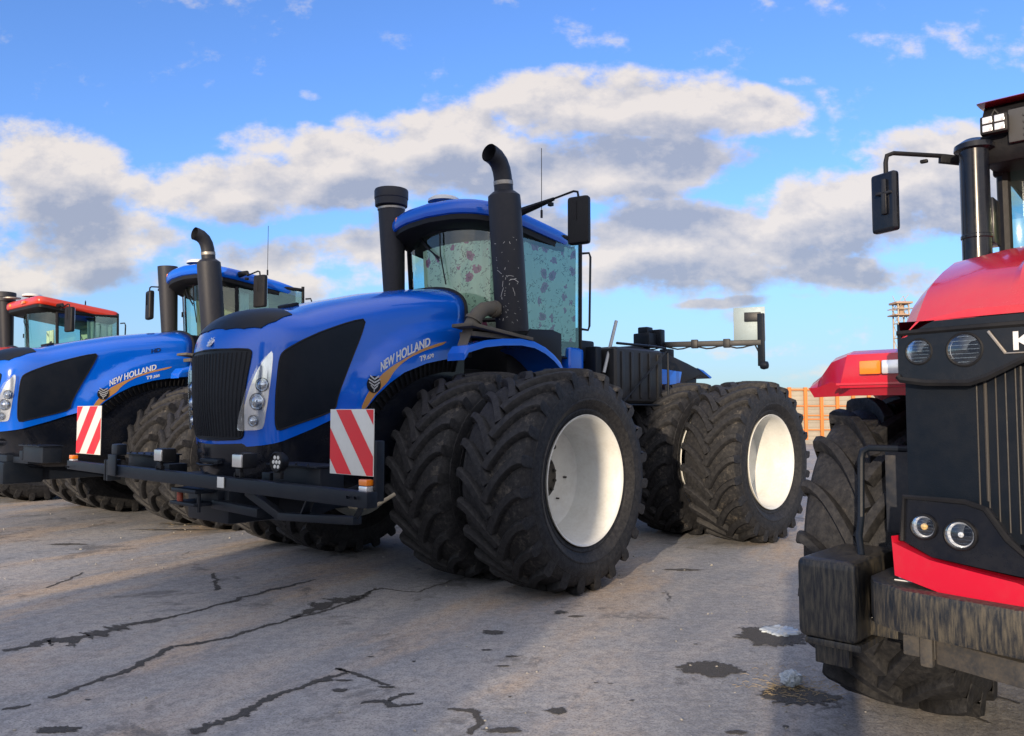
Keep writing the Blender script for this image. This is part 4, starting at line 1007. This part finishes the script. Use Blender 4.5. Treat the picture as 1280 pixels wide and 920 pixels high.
        b = MB(); b.box((.172, sg * 1.125, 2.755), (.006, .13, .30), (0, 0, sg * radians(20)), bev=.003); b.build('mirror_face', MIRRORG, mr)
    return root
R4 = red_tractor()

# ------------------------------------------------------------------ ground
def mk_ground():
    m, nt, bs = nodes_of('worn_concrete')
    v = coords(nt)
    r1 = nt.nodes.new('ShaderNodeMapping'); r1.inputs['Rotation'].default_value = (0, 0, radians(26)); nt.links.new(v, r1.inputs['Vector'])
    r2 = nt.nodes.new('ShaderNodeMapping'); r2.inputs['Scale'].default_value = (1.0, .26, 1); nt.links.new(r1.outputs[0], r2.inputs['Vector']); vs = r2.outputs[0]
    big = noise_n(nt, vs, 1.3, 6, .6, .3); mid = noise_n(nt, v, 3.5, 8, .68); sm = noise_n(nt, v, 15, 8, .75); fine = noise_n(nt, v, 70, 5, .7); grit = noise_n(nt, v, 230, 2, .6)
    c = mixc(nt, ramp(nt, big, .38, .62), (.215, .220, .232), (.36, .335, .31))
    c = mixc(nt, math_n(nt, 'MULTIPLY', ramp(nt, mid, .42, .62), .7), c, (.275, .28, .288))
    warm = math_n(nt, 'MULTIPLY', ramp(nt, noise_n(nt, vs, 1.0, 8, .65), .48, .64), ramp(nt, noise_n(nt, v, .35, 3), .36, .52))
    c = mixc(nt, math_n(nt, 'MULTIPLY', warm, .8), c, (.45, .33, .22))
    c = mixc(nt, math_n(nt, 'MULTIPLY', ramp(nt, sm, .47, .62), .5), c, (.17, .17, .175))
    c = mixc(nt, math_n(nt, 'MULTIPLY', ramp(nt, sm, .52, .40), .35), c, (.38, .375, .365))
    stain = ramp(nt, noise_n(nt, v, .9, 10, .75, .4), .55, .63)
    c = mixc(nt, math_n(nt, 'MULTIPLY', stain, .6), c, (.062, .060, .060))
    c = mixc(nt, math_n(nt, 'MULTIPLY', ramp(nt, fine, .48, .62), .55), c, (.07, .07, .072))
    c = mixc(nt, math_n(nt, 'MULTIPLY', ramp(nt, grit, .62, .72), .6), c, (.42, .41, .39))
    c = mixc(nt, math_n(nt, 'MULTIPLY', ramp(nt, noise_n(nt, v, 7, 9, .8, .6), .54, .64), .5), c, (.13, .125, .12))
    # hairline cracks
    vo = N(nt, 'ShaderNodeTexVoronoi', Scale=.75, _feature='DISTANCE_TO_EDGE')
    dn = N(nt, 'ShaderNodeTexNoise', Scale=2.2, Detail=8, Roughness=.7); nt.links.new(v, dn.inputs['Vector'])
    dm = N(nt, 'ShaderNodeMixRGB', Fac=.22); nt.links.new(v, dm.inputs[1]); nt.links.new(dn.outputs['Color'], dm.inputs[2]); nt.links.new(dm.outputs[0], vo.inputs['Vector'])
    cr = math_n(nt, 'MULTIPLY', ramp(nt, vo.outputs['Distance'], .008, .002), ramp(nt, noise_n(nt, v, .8, 3), .56, .64))
    c = mixc(nt, math_n(nt, 'MULTIPLY', cr, .85), c, (.04, .038, .037))
    gl_ = nt.nodes.new('ShaderNodeVectorMath'); gl_.operation = 'MULTIPLY'; nt.links.new(c, gl_.inputs[0]); gl_.inputs[1].default_value = (1.14, 1.16, 1.19); c = gl_.outputs[0]
    nt.links.new(c, bs.inputs['Base Color']); bs.inputs['Roughness'].default_value = .85
    h = math_n(nt, 'ADD', math_n(nt, 'MULTIPLY', big, 2.2), math_n(nt, 'MULTIPLY', mid, .5))
    h = math_n(nt, 'SUBTRACT', h, math_n(nt, 'MULTIPLY', stain, .10)); h = math_n(nt, 'ADD', h, math_n(nt, 'MULTIPLY', sm, .16)); h = math_n(nt, 'ADD', h, math_n(nt, 'MULTIPLY', fine, .05)); h = math_n(nt, 'ADD', h, math_n(nt, 'MULTIPLY', grit, .012))
    h = math_n(nt, 'SUBTRACT', h, math_n(nt, 'MULTIPLY', cr, .06))
    bump(nt, bs, h, .6, .05)
    return m
GROUND = mk_ground()
b = MB(); b.add([(-1500, -1500, 0), (1500, -1500, 0), (1500, 1500, 0), (-1500, 1500, 0)], [(0, 1, 2, 3)]); g = b.build('ground', GROUND); g['kind'] = 'structure'
# broken-out crack lines and patches
def mk_crack():
    m, nt, bs = nodes_of('broken_asphalt'); v = coords(nt)
    c = mixc(nt, noise_n(nt, v, 45, 6, .7), (.045, .045, .048), (.125, .12, .112)); bs.inputs['Roughness'].default_value = .8
    c2 = mixc(nt, ramp(nt, noise_n(nt, v, 160, 3), .62, .72), c, (.3, .29, .27)); nt.links.new(c2, bs.inputs['Base Color'])
    bump(nt, bs, noise_n(nt, v, 70, 6, .7), 1.0, .03)
    at = nt.nodes.new('ShaderNodeAttribute'); at.attribute_name = 'edge'
    f = math_n(nt, 'ADD', at.outputs['Fac'], math_n(nt, 'MULTIPLY', math_n(nt, 'SUBTRACT', noise_n(nt, v, 22, 7, .75), .5), 2.2))
    f = ramp(nt, f, .80, .62); tr = nt.nodes.new('ShaderNodeBsdfTransparent'); mx = nt.nodes.new('ShaderNodeMixShader')
    out = nt.nodes['Material Output']; nt.links.new(f, mx.inputs[0]); nt.links.new(tr.outputs[0], mx.inputs[1]); nt.links.new(bs.outputs[0], mx.inputs[2]); nt.links.new(mx.outputs[0], out.inputs['Surface'])
    return m
EDGE = []
rc = random.Random(11); b = MB(); b2 = MB()
def crack(px, wpx, z=.003):
    """px: photo points along the crack; wpx: width in metres at each"""
    P = [ground(u, v, z) for u, v in px]; path = []; n = 0
    for i in range(len(P) - 1):
        L_ = (P[i + 1] - P[i]).length; k = max(2, int(L_ / .018))
        for j in range(k): t = j / k; path.append((P[i].lerp(P[i + 1], t), wpx[i] + (wpx[i + 1] - wpx[i]) * t))
    path.append((P[-1], wpx[-1])); vs = []
    for i, (p, wk) in enumerate(path):
        d = (path[min(i + 1, len(path) - 1)][0] - path[max(i - 1, 0)][0]).normalized(); nrm = Vector((-d.y, d.x, 0))
        q = noise.noise(p * 7.0) * .035 + noise.noise(p * 28) * .012
        w = wk * (1.3 + wk * 26); a = w * max(.04, .45 + 1.3 * noise.noise(p * 9 + Vector((5, 0, 0))) + 1.0 * noise.noise(p * 40)); c = w * max(.05, .45 + 1.3 * noise.noise(p * 9 + Vector((0, 9, 0))) + 1.0 * noise.noise(p * 40 + Vector((0, 3, 0))))
        if i == 0 or i == len(path) - 1: a = c = .001
        p = p + nrm * q; ext = .012 + wk * .35; vs += [p + nrm * (a + ext), p, p - nrm * (c + ext)]; EDGE.extend([1.0, 0.15 if 0 < i < len(path) - 1 else 1.0, 1.0])
    b.add(vs, [q for i in range(len(path) - 1) for q in ((3 * i + 1, 3 * i + 4, 3 * i + 3, 3 * i), (3 * i + 2, 3 * i + 5, 3 * i + 4, 3 * i + 1))])
def blot(u, v, rx, ry, z=.0045, rot=0.0, rag=.5, tgt=None):
    c = ground(u, v, z); vs = [c]; n = 90; EDGE.extend([0.0] + [1.0] * n + [.25] * n); rx *= 1.25; ry *= 1.25; inner = []
    for k in range(n):
        a = 2 * pi * k / n; q = Vector((cos(a), sin(a), 0)); r = 1 + rag * (noise.noise(q * 1.6 + c * 3) + .7 * noise.noise(q * 5 + c) + .5 * noise.noise(q * 14 + c) + .35 * noise.noise(q * 37 + c))
        x, y = rx * r * cos(a), ry * r * sin(a); vs.append(c + Vector((x * cos(rot) - y * sin(rot), x * sin(rot) + y * cos(rot), 0))); inner.append(c + (vs[-1] - c) * .6)
    vs += inner
    (tgt or b).add(vs, [(0, 1 + n + k, 1 + n + (k + 1) % n) for k in range(n)] + [(1 + n + k, 1 + k, 1 + (k + 1) % n, 1 + n + (k + 1) % n) for k in range(n)])
crack([(8, 815), (60, 800), (110, 795), (165, 780), (210, 772), (250, 762), (310, 745), (350, 735), (395, 724)], [.02, .055, .07, .05, .02, .012, .025, .018, .006])
crack([(60, 873), (110, 855), (170, 832), (215, 808), (290, 796), (340, 780), (400, 765), (455, 746), (470, 735)], [.012, .018, .02, .016, .018, .012, .010, .02, .01])
crack([(365, 772), (400, 760), (430, 750), (458, 743)], [.02, .05, .06, .02])
crack([(455, 742), (475, 735), (520, 740), (560, 727), (592, 718)], [.006, .005, .004, .006, .005])
crack([(235, 915), (270, 905), (310, 888), (340, 870), (380, 858), (410, 848), (440, 840)], [.02, .028, .018, .022, .016, .018, .008])
crack([(440, 840), (420, 835), (450, 845), (490, 856)], [.006, .01, .008, .005]); crack([(0, 888), (20, 885), (40, 880)], [.008, .014, .004])
crack([(450, 880), (480, 876), (500, 882), (530, 880)], [.006, .02, .014, .006]); crack([(482, 876), (500, 868), (520, 866)], [.006, .014, .004])
crack([(55, 735), (90, 722), (105, 715)], [.004, .008, .004]); crack([(268, 716), (271, 738)], [.01, .014])
crack([(560, 885), (590, 890), (600, 905), (585, 918)], [.008, .018, .01, .02])
for a in ((70, 912, .11, .035), (85, 680, .22, .06), (560, 640, .1, .03), (700, 765, .05, .04), (720, 770, .06, .02), (617, 790, .07, .05), (608, 812, .03, .012), (640, 820, .04, .012), (628, 832, .04, .012), (695, 888, .055, .04), (630, 912, .08, .03), (745, 853, .012, .006), (790, 875, .012, .008), (763, 854, .014, .006), (830, 741, .02, .01), (870, 805, .016, .008), (920, 915, .05, .02), (425, 862, .04, .02), (485, 858, .05, .012), (405, 850, .06, .02), (430, 850, .05, .012), (215, 662, .5, .05), (240, 655, .35, .08), (350, 668, .2, .04)):
    blot(*a)
blot(888, 836, .17, .13, rag=.25); blot(1000, 868, .18, .14, rag=.35); blot(965, 795, .24, .20, rag=.3, rot=.6); blot(855, 712, .16, .05, rag=.5)
for k in range(6):
    u = rc.uniform(20, 1000); v = rc.uniform(700, 915); blot(u, v, rc.uniform(.008, .02), rc.uniform(.006, .014))
for u0, v0, u1, v1 in ((1190, 850, 1230, 868), (1230, 868, 1275, 880), (1140, 868, 1180, 880), (1180, 880, 1240, 905), (1240, 850, 1210, 880)): crack([(u0, v0), ((u0 + u1) / 2 + 8, (v0 + v1) / 2), (u1, v1)], [.006, .008, .006])
k_ = b.build('ground_cracks', mk_crack()); k_['kind'] = 'structure'; at_ = k_.data.attributes.new('edge', 'FLOAT', 'POINT'); at_.data.foreach_set('value', EDGE)
# ------------------------------------------------------------------ litter on the ground
PLAST = nodes_of('milky_plastic'); PLAST[2].inputs['Base Color'].default_value = (.52, .60, .68, 1); PLAST[2].inputs['Roughness'].default_value = .25; PLAST[2].inputs['Transmission Weight'].default_value = .25; PLAST = PLAST[0]
def crumple(name, c, r, sq, seed, label, cat, mat, amp=.3):
    bm = bmesh.new(); bmesh.ops.create_icosphere(bm, subdivisions=4, radius=1)
    for v in bm.verts:
        p = v.co.copy(); k = 1 + amp * noise.noise(p * 2.2 + Vector((seed, 0, 0))) + amp * .7 * abs(noise.noise(p * 5 + Vector((0, seed, 0)))) - amp * .5 * abs(noise.noise(p * 9 + Vector((0, 0, seed))))
        v.co = Vector((p.x * k * r[0], p.y * k * r[1], max(-.95, p.z * k) * r[2]))
    me = bpy.data.meshes.new(name); bm.to_mesh(me); bm.free(); o = bpy.data.objects.new(name, me); COL.objects.link(o); me.materials.append(mat); o.location = (c.x, c.y, r[2] * .9 + .004); o.rotation_euler = (0, 0, sq); return tag(o, label, cat)
crumple('plastic_bag', ground(989, 858), (.065, .05, .045), .3, 3.1, 'crumpled clear plastic bag on straw beside the crimson tractor tyre', 'plastic bag', PLAST)
# flat torn ice / film sheet
c0 = ground(975, 790, 0); n = 80; m = MB(); vs = [Vector((c0.x, c0.y, .022))]
for j, fr in enumerate((.35, .7, .95, 1.0)):
    for k in range(n):
        a = 2 * pi * k / n; q = Vector((cos(a), sin(a), 0)); r = 1 + .35 * noise.noise(q * 1.5 + Vector((3, 0, 0))) + .35 * noise.noise(q * 5) ; x, y = .155 * r * cos(a) * fr, .13 * r * sin(a) * fr
        z = .006 if j == 3 else .016 + .012 * noise.noise(Vector((x * 30, y * 30, 1)))
        vs.append(Vector((c0.x + x * .85 - y * .4, c0.y + x * .4 + y * .9, z)))
fs = [(0, 1 + k, 1 + (k + 1) % n) for k in range(n)]
for j in range(3): fs += [(1 + j * n + k, 1 + (j + 1) * n + k, 1 + (j + 1) * n + (k + 1) % n, 1 + j * n + (k + 1) % n) for k in range(n)]
m.add(vs, fs); tag(m.build('plastic_film', PLAST, ang=60), 'flattened bluish sheet of plastic film lying on a damp dark patch', 'plastic film')
m = MB(); rs = random.Random(5)
for k in range(240):
    if k < 150: c = ground(992, 862); sp = .13
    elif k < 200: c = ground(235, 658); sp = .4
    else: c = ground(1010, 850); sp = .2
    p = Vector((rs.gauss(c.x, sp), rs.gauss(c.y, sp * .7), .006 + rs.random() * .006)); a = rs.uniform(0, pi); L_ = rs.uniform(.02, .07)
    m.tube([p, p + Vector((cos(a) * L_ * .5, sin(a) * L_ * .5, rs.uniform(0, .006))), p + Vector((cos(a + .3) * L_, sin(a + .3) * L_, 0))], .0013, 4)
st = m.build('straw', basic('dry_straw', (.32, .25, .14), .8)); st['kind'] = 'stuff'; st['label'] = 'thin dry straw scattered round the plastic bag'; st['category'] = 'straw'
m = MB()
for k in range(230):
    u = rs.uniform(-100, 1350); v = rs.uniform(640, 940) if k % 3 else rs.uniform(640, 720); p = ground(u, v); s_ = rs.uniform(.003, .009) * (1.6 if v < 720 else 1)
    m.box((p.x, p.y, s_ * .4), (s_ * 2, s_ * 1.4, s_), (rs.random(), rs.random(), rs.random() * 3), bev=s_ * .3, seg=1)
st = m.build('gravel', basic('pale_gravel', (.32, .31, .28), .85)); st['kind'] = 'stuff'; st['label'] = 'small pale stone chips scattered over the concrete yard'; st['category'] = 'gravel'

# ------------------------------------------------------------------ yard wall and mast far behind
FD = 42.0
wr = empty('yard_fence', (15, FD, 0), radians(2), 'pale board fence with orange steel frame at the far side of the yard', 'fence')
m = MB(); x = -14.0
m2 = MB(); k = 0
while x < 34:
    m.box((x + .85, 0, 1.55), (1.66, .10, 2.75), bev=.01)
    for j in range(12): m.box((x + .85, -.055, .28 + j * .235), (1.66, .03, .205), bev=.008)
    x += 1.7; k += 1
m.build('panel', TAN, wr)
x = -14.0
while x < 34:
    q = MB(); q.box((x - .01, -.17, 1.50), (.16, .14, 2.96), bev=.01); q.build('post', ORANGE, wr); x += .85
q = MB()
for z in (.75, 1.30, 1.50, 2.0, 2.85): q.box((10, -.12, z), (48, .06, .06), bev=.006)
q.build('rail', ORANGE, wr)
q = MB(); q.box((10, -.1, .11), (48.4, .5, .22), bev=.02); q.build('footing', CONC, wr)
TD = 62.0; tx = (1129 - 640) / FPX * TD
tw = empty('lattice_mast', (tx, TD, 0), 0, 'slim rusty steel mast with railed platform seen past the crimson bonnet', 'mast')
m = MB()
for sx in (-.42, .42):
    for sy in (-.42, .42): m.beam((sx, sy, 0), (sx, sy, 10.2), .09, .09, up=(0, 1, 0))
for k in range(9):
    z = .6 + k * 1.15
    for a, c_ in (((-.42, -.42), (.42, -.42)), ((.42, -.42), (.42, .42)), ((-.42, .42), (.42, .42)), ((-.42, -.42), (-.42, .42))): m.beam((a[0], a[1], z), (c_[0], c_[1], z), .05, .05); m.beam((a[0], a[1], z), (c_[0], c_[1], z + 1.1), .04, .04)
m.build('tower_frame', basic('rusty_mast', (.42, .33, .24), .7, .1, 0, .5, (.5, .45, .38), 4), tw)
m = MB(); m.box((0, 0, 9.3), (1.5, 1.4, .10)); m.box((0, 0, 10.25), (1.3, 1.3, .16), bev=.03); m.box((0, 0, 9.8), (.3, .3, .9)); m.build('platform', basic('mast_platform', (.38, .26, .18), .7), tw)
m = MB()
for z in (9.8,): m.tube([(-.72, -.7, z), (.72, -.7, z), (.72, .7, z), (-.72, .7, z), (-.72, -.7, z)], .03, 6)
m.build('railing', basic('rusty_mast', (.4, .3, .2)), tw)
# added stub post, stands in for the camera operator, throws the narrow shade
# (its shadow is the dark strip left of the crimson tractor)
SUN_AZ, SUN_EL = radians(20.5), radians(11.0)
sdir = Vector((sin(SUN_AZ), cos(SUN_AZ), 0)); pl0 = Vector((1.61, 4.3, 0)) - sdir * 7.2
po = empty('shadow_post', (pl0.x, pl0.y, 0), -SUN_AZ, 'square rough concrete gate post standing behind the viewpoint', 'post')
m = MB(); m.box((0, 0, 1.05), (.44, .36, 2.1), bev=.03); m.build('shaft', CONC, po); m = MB(); m.prism([(-.27, 2.10), (.27, 2.10), (.0, 2.22)], -.22, .22, 'Y', .01); m.build('cap', CONC, po)

# blocker added out of view, shaped like a tall store: its shade lies over the front of the big tractor and the near yard
def at_st(s_, t_): return (s_ * cos(SUN_AZ) + t_ * sin(SUN_AZ), -s_ * sin(SUN_AZ) + t_ * cos(SUN_AZ))
sx, sy = at_st(-4.02, -9.5)
sh = empty('shade_blocker', (sx, sy, 0), -SUN_AZ, 'shade blocker added behind the viewpoint, shaped as a tall narrow corrugated grey store with pitched roof', 'shade_block')
m = MB(); m.box((0, 0, 3.7), (4.36, 3.0, 7.4), bev=.02)
for k in range(22): m.box((-2.08 + k * .198, 1.50, 3.7), (.08, .05, 7.3), bev=.015)
m.build('wall', basic('corrugated_grey', (.36, .37, .38), .5, .2, 0, .4), sh)
m = MB(); m.prism([(-2.35, 7.35), (0, 7.9), (2.35, 7.35), (2.35, 7.42), (0, 7.98), (-2.35, 7.42)], -1.6, 1.65, 'Y'); m.build('roof', basic('blocker_roof', (.2, .07, .05), .6, 0, 0, .3), sh)
m = MB(); m.box((0, 1.54, 1.6), (2.6, .06, 3.2), bev=.01)
for k in range(7): m.box((0, 1.58, .3 + k * .45), (2.5, .03, .38), bev=.01)
m.build('door', basic('blocker_door', (.12, .16, .2), .5), sh)
# ------------------------------------------------------------------ sun, sky, clouds
sun = bpy.data.lights.new('sun', 'SUN'); sun.energy = 2.7; sun.angle = radians(.55); sun.color = (1.0, .80, .58)
so = bpy.data.objects.new('sun', sun); COL.objects.link(so)
dv = Vector((sin(SUN_AZ) * cos(SUN_EL), cos(SUN_AZ) * cos(SUN_EL), -sin(SUN_EL))); so.rotation_euler = dv.to_track_quat('-Z', 'Y').to_euler()
W = bpy.data.worlds.new('World'); S.world = W; W.use_nodes = True; nt = W.node_tree; nt.nodes.clear()
out = N(nt, 'ShaderNodeOutputWorld'); bg = N(nt, 'ShaderNodeBackground', Strength=.15); nt.links.new(bg.outputs[0], out.inputs[0])
sky = nt.nodes.new('ShaderNodeTexSky'); sky.sky_type = 'NISHITA'; sky.sun_disc = False; sky.sun_elevation = SUN_EL; sky.sun_rotation = pi + SUN_AZ; sky.altitude = 100; sky.air_density = 1.0; sky.dust_density = .4; sky.ozone_density = 1.6
SKYTINT = (.60, .84, 1.36)
tc = nt.nodes.new('ShaderNodeTexCoord')
sp = nt.nodes.new('ShaderNodeSeparateXYZ'); nt.links.new(tc.outputs['Generated'], sp.inputs[0])
yy = math_n(nt, 'MAXIMUM', math_n(nt, 'ABSOLUTE', sp.outputs[1]), .25)
A = math_n(nt, 'DIVIDE', sp.outputs[0], yy); B_ = math_n(nt, 'DIVIDE', sp.outputs[2], yy)
cb = nt.nodes.new('ShaderNodeCombineXYZ'); nt.links.new(A, cb.inputs[0]); nt.links.new(B_, cb.inputs[1])
# cloud density as a node group of a flat direction vector
G = bpy.data.node_groups.new('cloud_density', 'ShaderNodeTree'); G.interface.new_socket('V', in_out='INPUT', socket_type='NodeSocketVector'); G.interface.new_socket('D', in_out='OUTPUT', socket_type='NodeSocketFloat')
gi = G.nodes.new('NodeGroupInput'); go = G.nodes.new('NodeGroupOutput')
nw = N(G, 'ShaderNodeTexNoise', Scale=4.0, Detail=3); G.links.new(gi.outputs[0], nw.inputs['Vector'])
wv = N(G, 'ShaderNodeVectorMath', _operation='SUBTRACT'); G.links.new(nw.outputs['Color'], wv.inputs[0]); wv.inputs[1].default_value = (.5, .5, .5)
w2 = N(G, 'ShaderNodeVectorMath', _operation='MULTIPLY'); G.links.new(wv.outputs[0], w2.inputs[0]); w2.inputs[1].default_value = (.10, .06, 0)
w3 = N(G, 'ShaderNodeVectorMath', _operation='ADD'); G.links.new(gi.outputs[0], w3.inputs[0]); G.links.new(w2.outputs[0], w3.inputs[1])
gs = nt; sep = G.nodes.new('ShaderNodeSeparateXYZ'); G.links.new(w3.outputs[0], sep.inputs[0])
BL = [(50, 225, 110, 75, .9), (20, 180, 90, 40, .5), (120, 290, 120, 45, .8), (40, 330, 160, 50, .7), (300, 235, 150, 50, .9), (420, 205, 110, 62, .9), (190, 240, 60, 40, .6), (310, 180, 55, 34, .6), (430, 150, 50, 28, .5),
      (560, 165, 120, 58, .95), (700, 120, 110, 55, .8), (800, 120, 130, 55, .9), (920, 140, 100, 45, .8), (650, 215, 200, 55, .9), (800, 200, 190, 50, .9), (450, 320, 260, 35, .55), (300, 350, 260, 24, .5),
      (880, 305, 190, 60, .95), (1060, 265, 160, 66, .95), (1190, 215, 110, 75, .95), (760, 345, 160, 30, .6), (1020, 340, 220, 34, .6), (930, 374, 110, 8, .45), (900, 435, 160, 16, .32), (620, 290, 160, 45, .6), (1020, 470, 120, 12, .3), (1000, 88, 30, 9, .3), (375, 112, 18, 10, .3),
      (-250, 260, 300, 90, .8), (1600, 250, 300, 110, .8), (2100, 300, 260, 90, .7), (-900, 300, 350, 90, .7)]
tot = None
for (u, v_, rx_, ry_, w) in BL:
    a = (u - 640) / FPX; bb_ = (517.5 - v_) / FPX
    kx, ky = FPX / (rx_ * 1.18), FPX / (ry_ * 1.10)
    q = N(G, 'ShaderNodeVectorMath', _operation='MULTIPLY_ADD'); G.links.new(w3.outputs[0], q.inputs[0]); q.inputs[1].default_value = (kx, ky, 0); q.inputs[2].default_value = (-a * kx, -bb_ * ky, 0)
    dt = N(G, 'ShaderNodeVectorMath', _operation='DOT_PRODUCT'); G.links.new(q.outputs[0], dt.inputs[0]); G.links.new(q.outputs[0], dt.inputs[1])
    g1 = math_n(G, 'MULTIPLY_ADD', dt.outputs['Value'], -w, w)
    tot = math_n(G, 'MAXIMUM', 0.0 if tot is None else tot, g1)
mp = G.nodes.new('ShaderNodeMapping'); mp.inputs['Scale'].default_value = (1, 1.55, 1); G.links.new(gi.outputs[0], mp.inputs[0])
G.links.new(tot, go.inputs[0])
def mask(off):
    va = N(nt, 'ShaderNodeVectorMath', _operation='ADD'); nt.links.new(cb.outputs[0], va.inputs[0]); va.inputs[1].default_value = off
    g_ = nt.nodes.new('ShaderNodeGroup'); g_.node_tree = G; nt.links.new(va.outputs[0], g_.inputs[0]); return g_.outputs[0]
def puff(off):
    m_ = nt.nodes.new('ShaderNodeMapping'); m_.inputs['Location'].default_value = (off[0], off[1] * 1.45, 0); m_.inputs['Scale'].default_value = (1, 1.45, 1); nt.links.new(cb.outputs[0], m_.inputs[0])
    return noise_n(nt, m_.outputs[0], 8.0, 7, .60)
T0 = mask((0, 0, 0)); T2 = mask((-.02, .06, 0)); P0 = puff((0, 0)); P2 = puff((-.010, .018))
m3 = nt.nodes.new('ShaderNodeMapping'); m3.inputs['Scale'].default_value = (1, 1.6, 1); nt.links.new(cb.outputs[0], m3.inputs[0])
lowf = noise_n(nt, m3.outputs[0], 2.8, 2, .5)
d0 = math_n(nt, 'ADD', T0, math_n(nt, 'MULTIPLY', math_n(nt, 'SUBTRACT', P0, .5), 2.3)); d0 = math_n(nt, 'ADD', d0, math_n(nt, 'MULTIPLY', math_n(nt, 'SUBTRACT', lowf, .5), .5))
alpha = ramp(nt, d0, .12, .58)
broad = math_n(nt, 'SUBTRACT', 1.0, ramp(nt, math_n(nt, 'ADD', T2, math_n(nt, 'MULTIPLY', math_n(nt, 'SUBTRACT', P0, .5), .9)), .22, .92))
relief = math_n(nt, 'MULTIPLY', math_n(nt, 'SUBTRACT', P0, P2), 3.4)
thin = ramp(nt, d0, .75, .2, 0, .25)
lit = math_n(nt, 'ADD', math_n(nt, 'ADD', math_n(nt, 'MULTIPLY', broad, .85), relief), thin, clamp=True)
ccol = mixc(nt, lit, (1.28, 1.40, 1.76), (2.95, 2.70, 2.48))
alpha = math_n(nt, 'MULTIPLY', alpha, .93)
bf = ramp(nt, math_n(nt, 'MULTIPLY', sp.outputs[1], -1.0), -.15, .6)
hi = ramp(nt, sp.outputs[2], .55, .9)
fill_veil = math_n(nt, 'MULTIPLY', math_n(nt, 'MAXIMUM', bf, math_n(nt, 'MULTIPLY', hi, .6)), .75)  # added unseen cloud cover behind and overhead, raises the fill light
alpha = math_n(nt, 'MAXIMUM', alpha, fill_veil)
gain = N(nt, 'ShaderNodeVectorMath', _operation='SCALE'); nt.links.new(ccol, gain.inputs[0]); nt.links.new(math_n(nt, 'MULTIPLY_ADD', math_n(nt, 'MAXIMUM', bf, hi), .9, 1.0), gain.inputs['Scale']); ccol = gain.outputs[0]  # those added clouds are brightened to lift the shaded fronts
el = math_n(nt, 'MULTIPLY', alpha, ramp(nt, sp.outputs[2], -.005, .03))
skyc = mixc(nt, ramp(nt, B_, .30, .0), (0, 0, 0), (0, 0, 0))
gm = nt.nodes.new('ShaderNodeVectorMath'); gm.operation = 'MULTIPLY'; nt.links.new(sky.outputs[0], gm.inputs[0]); gm.inputs[1].default_value = SKYTINT
g2 = N(nt, 'ShaderNodeVectorMath', _operation='SCALE'); nt.links.new(gm.outputs[0], g2.inputs[0]); nt.links.new(ramp(nt, sp.outputs[2], .0, .30, .56, .73), g2.inputs['Scale'])
hz = mixc(nt, ramp(nt, sp.outputs[2], .24, .0, 0, .62), g2.outputs[0], (1.45, 1.95, 2.35))
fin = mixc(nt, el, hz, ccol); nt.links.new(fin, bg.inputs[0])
W.cycles.sampling_method = 'MANUAL'; W.cycles.sample_map_resolution = 512

# ------------------------------------------------------------------ camera and view
cam = bpy.data.cameras.new('camera'); co = bpy.data.objects.new('camera', cam); COL.objects.link(co); S.camera = co
cam.sensor_width = 36; cam.lens = FPX * 36 / 1280; cam.clip_end = 4000; cam.clip_start = .05
co.location = (0, 0, EYE); co.rotation_euler = (pi / 2 + PITCH, 0, 0)
S.view_settings.view_transform = 'Standard'; S.view_settings.look = 'None'; S.view_settings.exposure = 1.0; S.view_settings.gamma = 1
S.render.engine = 'CYCLES'; S.cycles.max_bounces = 6; S.cycles.diffuse_bounces = 2; S.cycles.glossy_bounces = 3; S.cycles.transmission_bounces = 3; S.cycles.transparent_max_bounces = 8; S.cycles.caustics_reflective = False; S.cycles.caustics_refractive = False
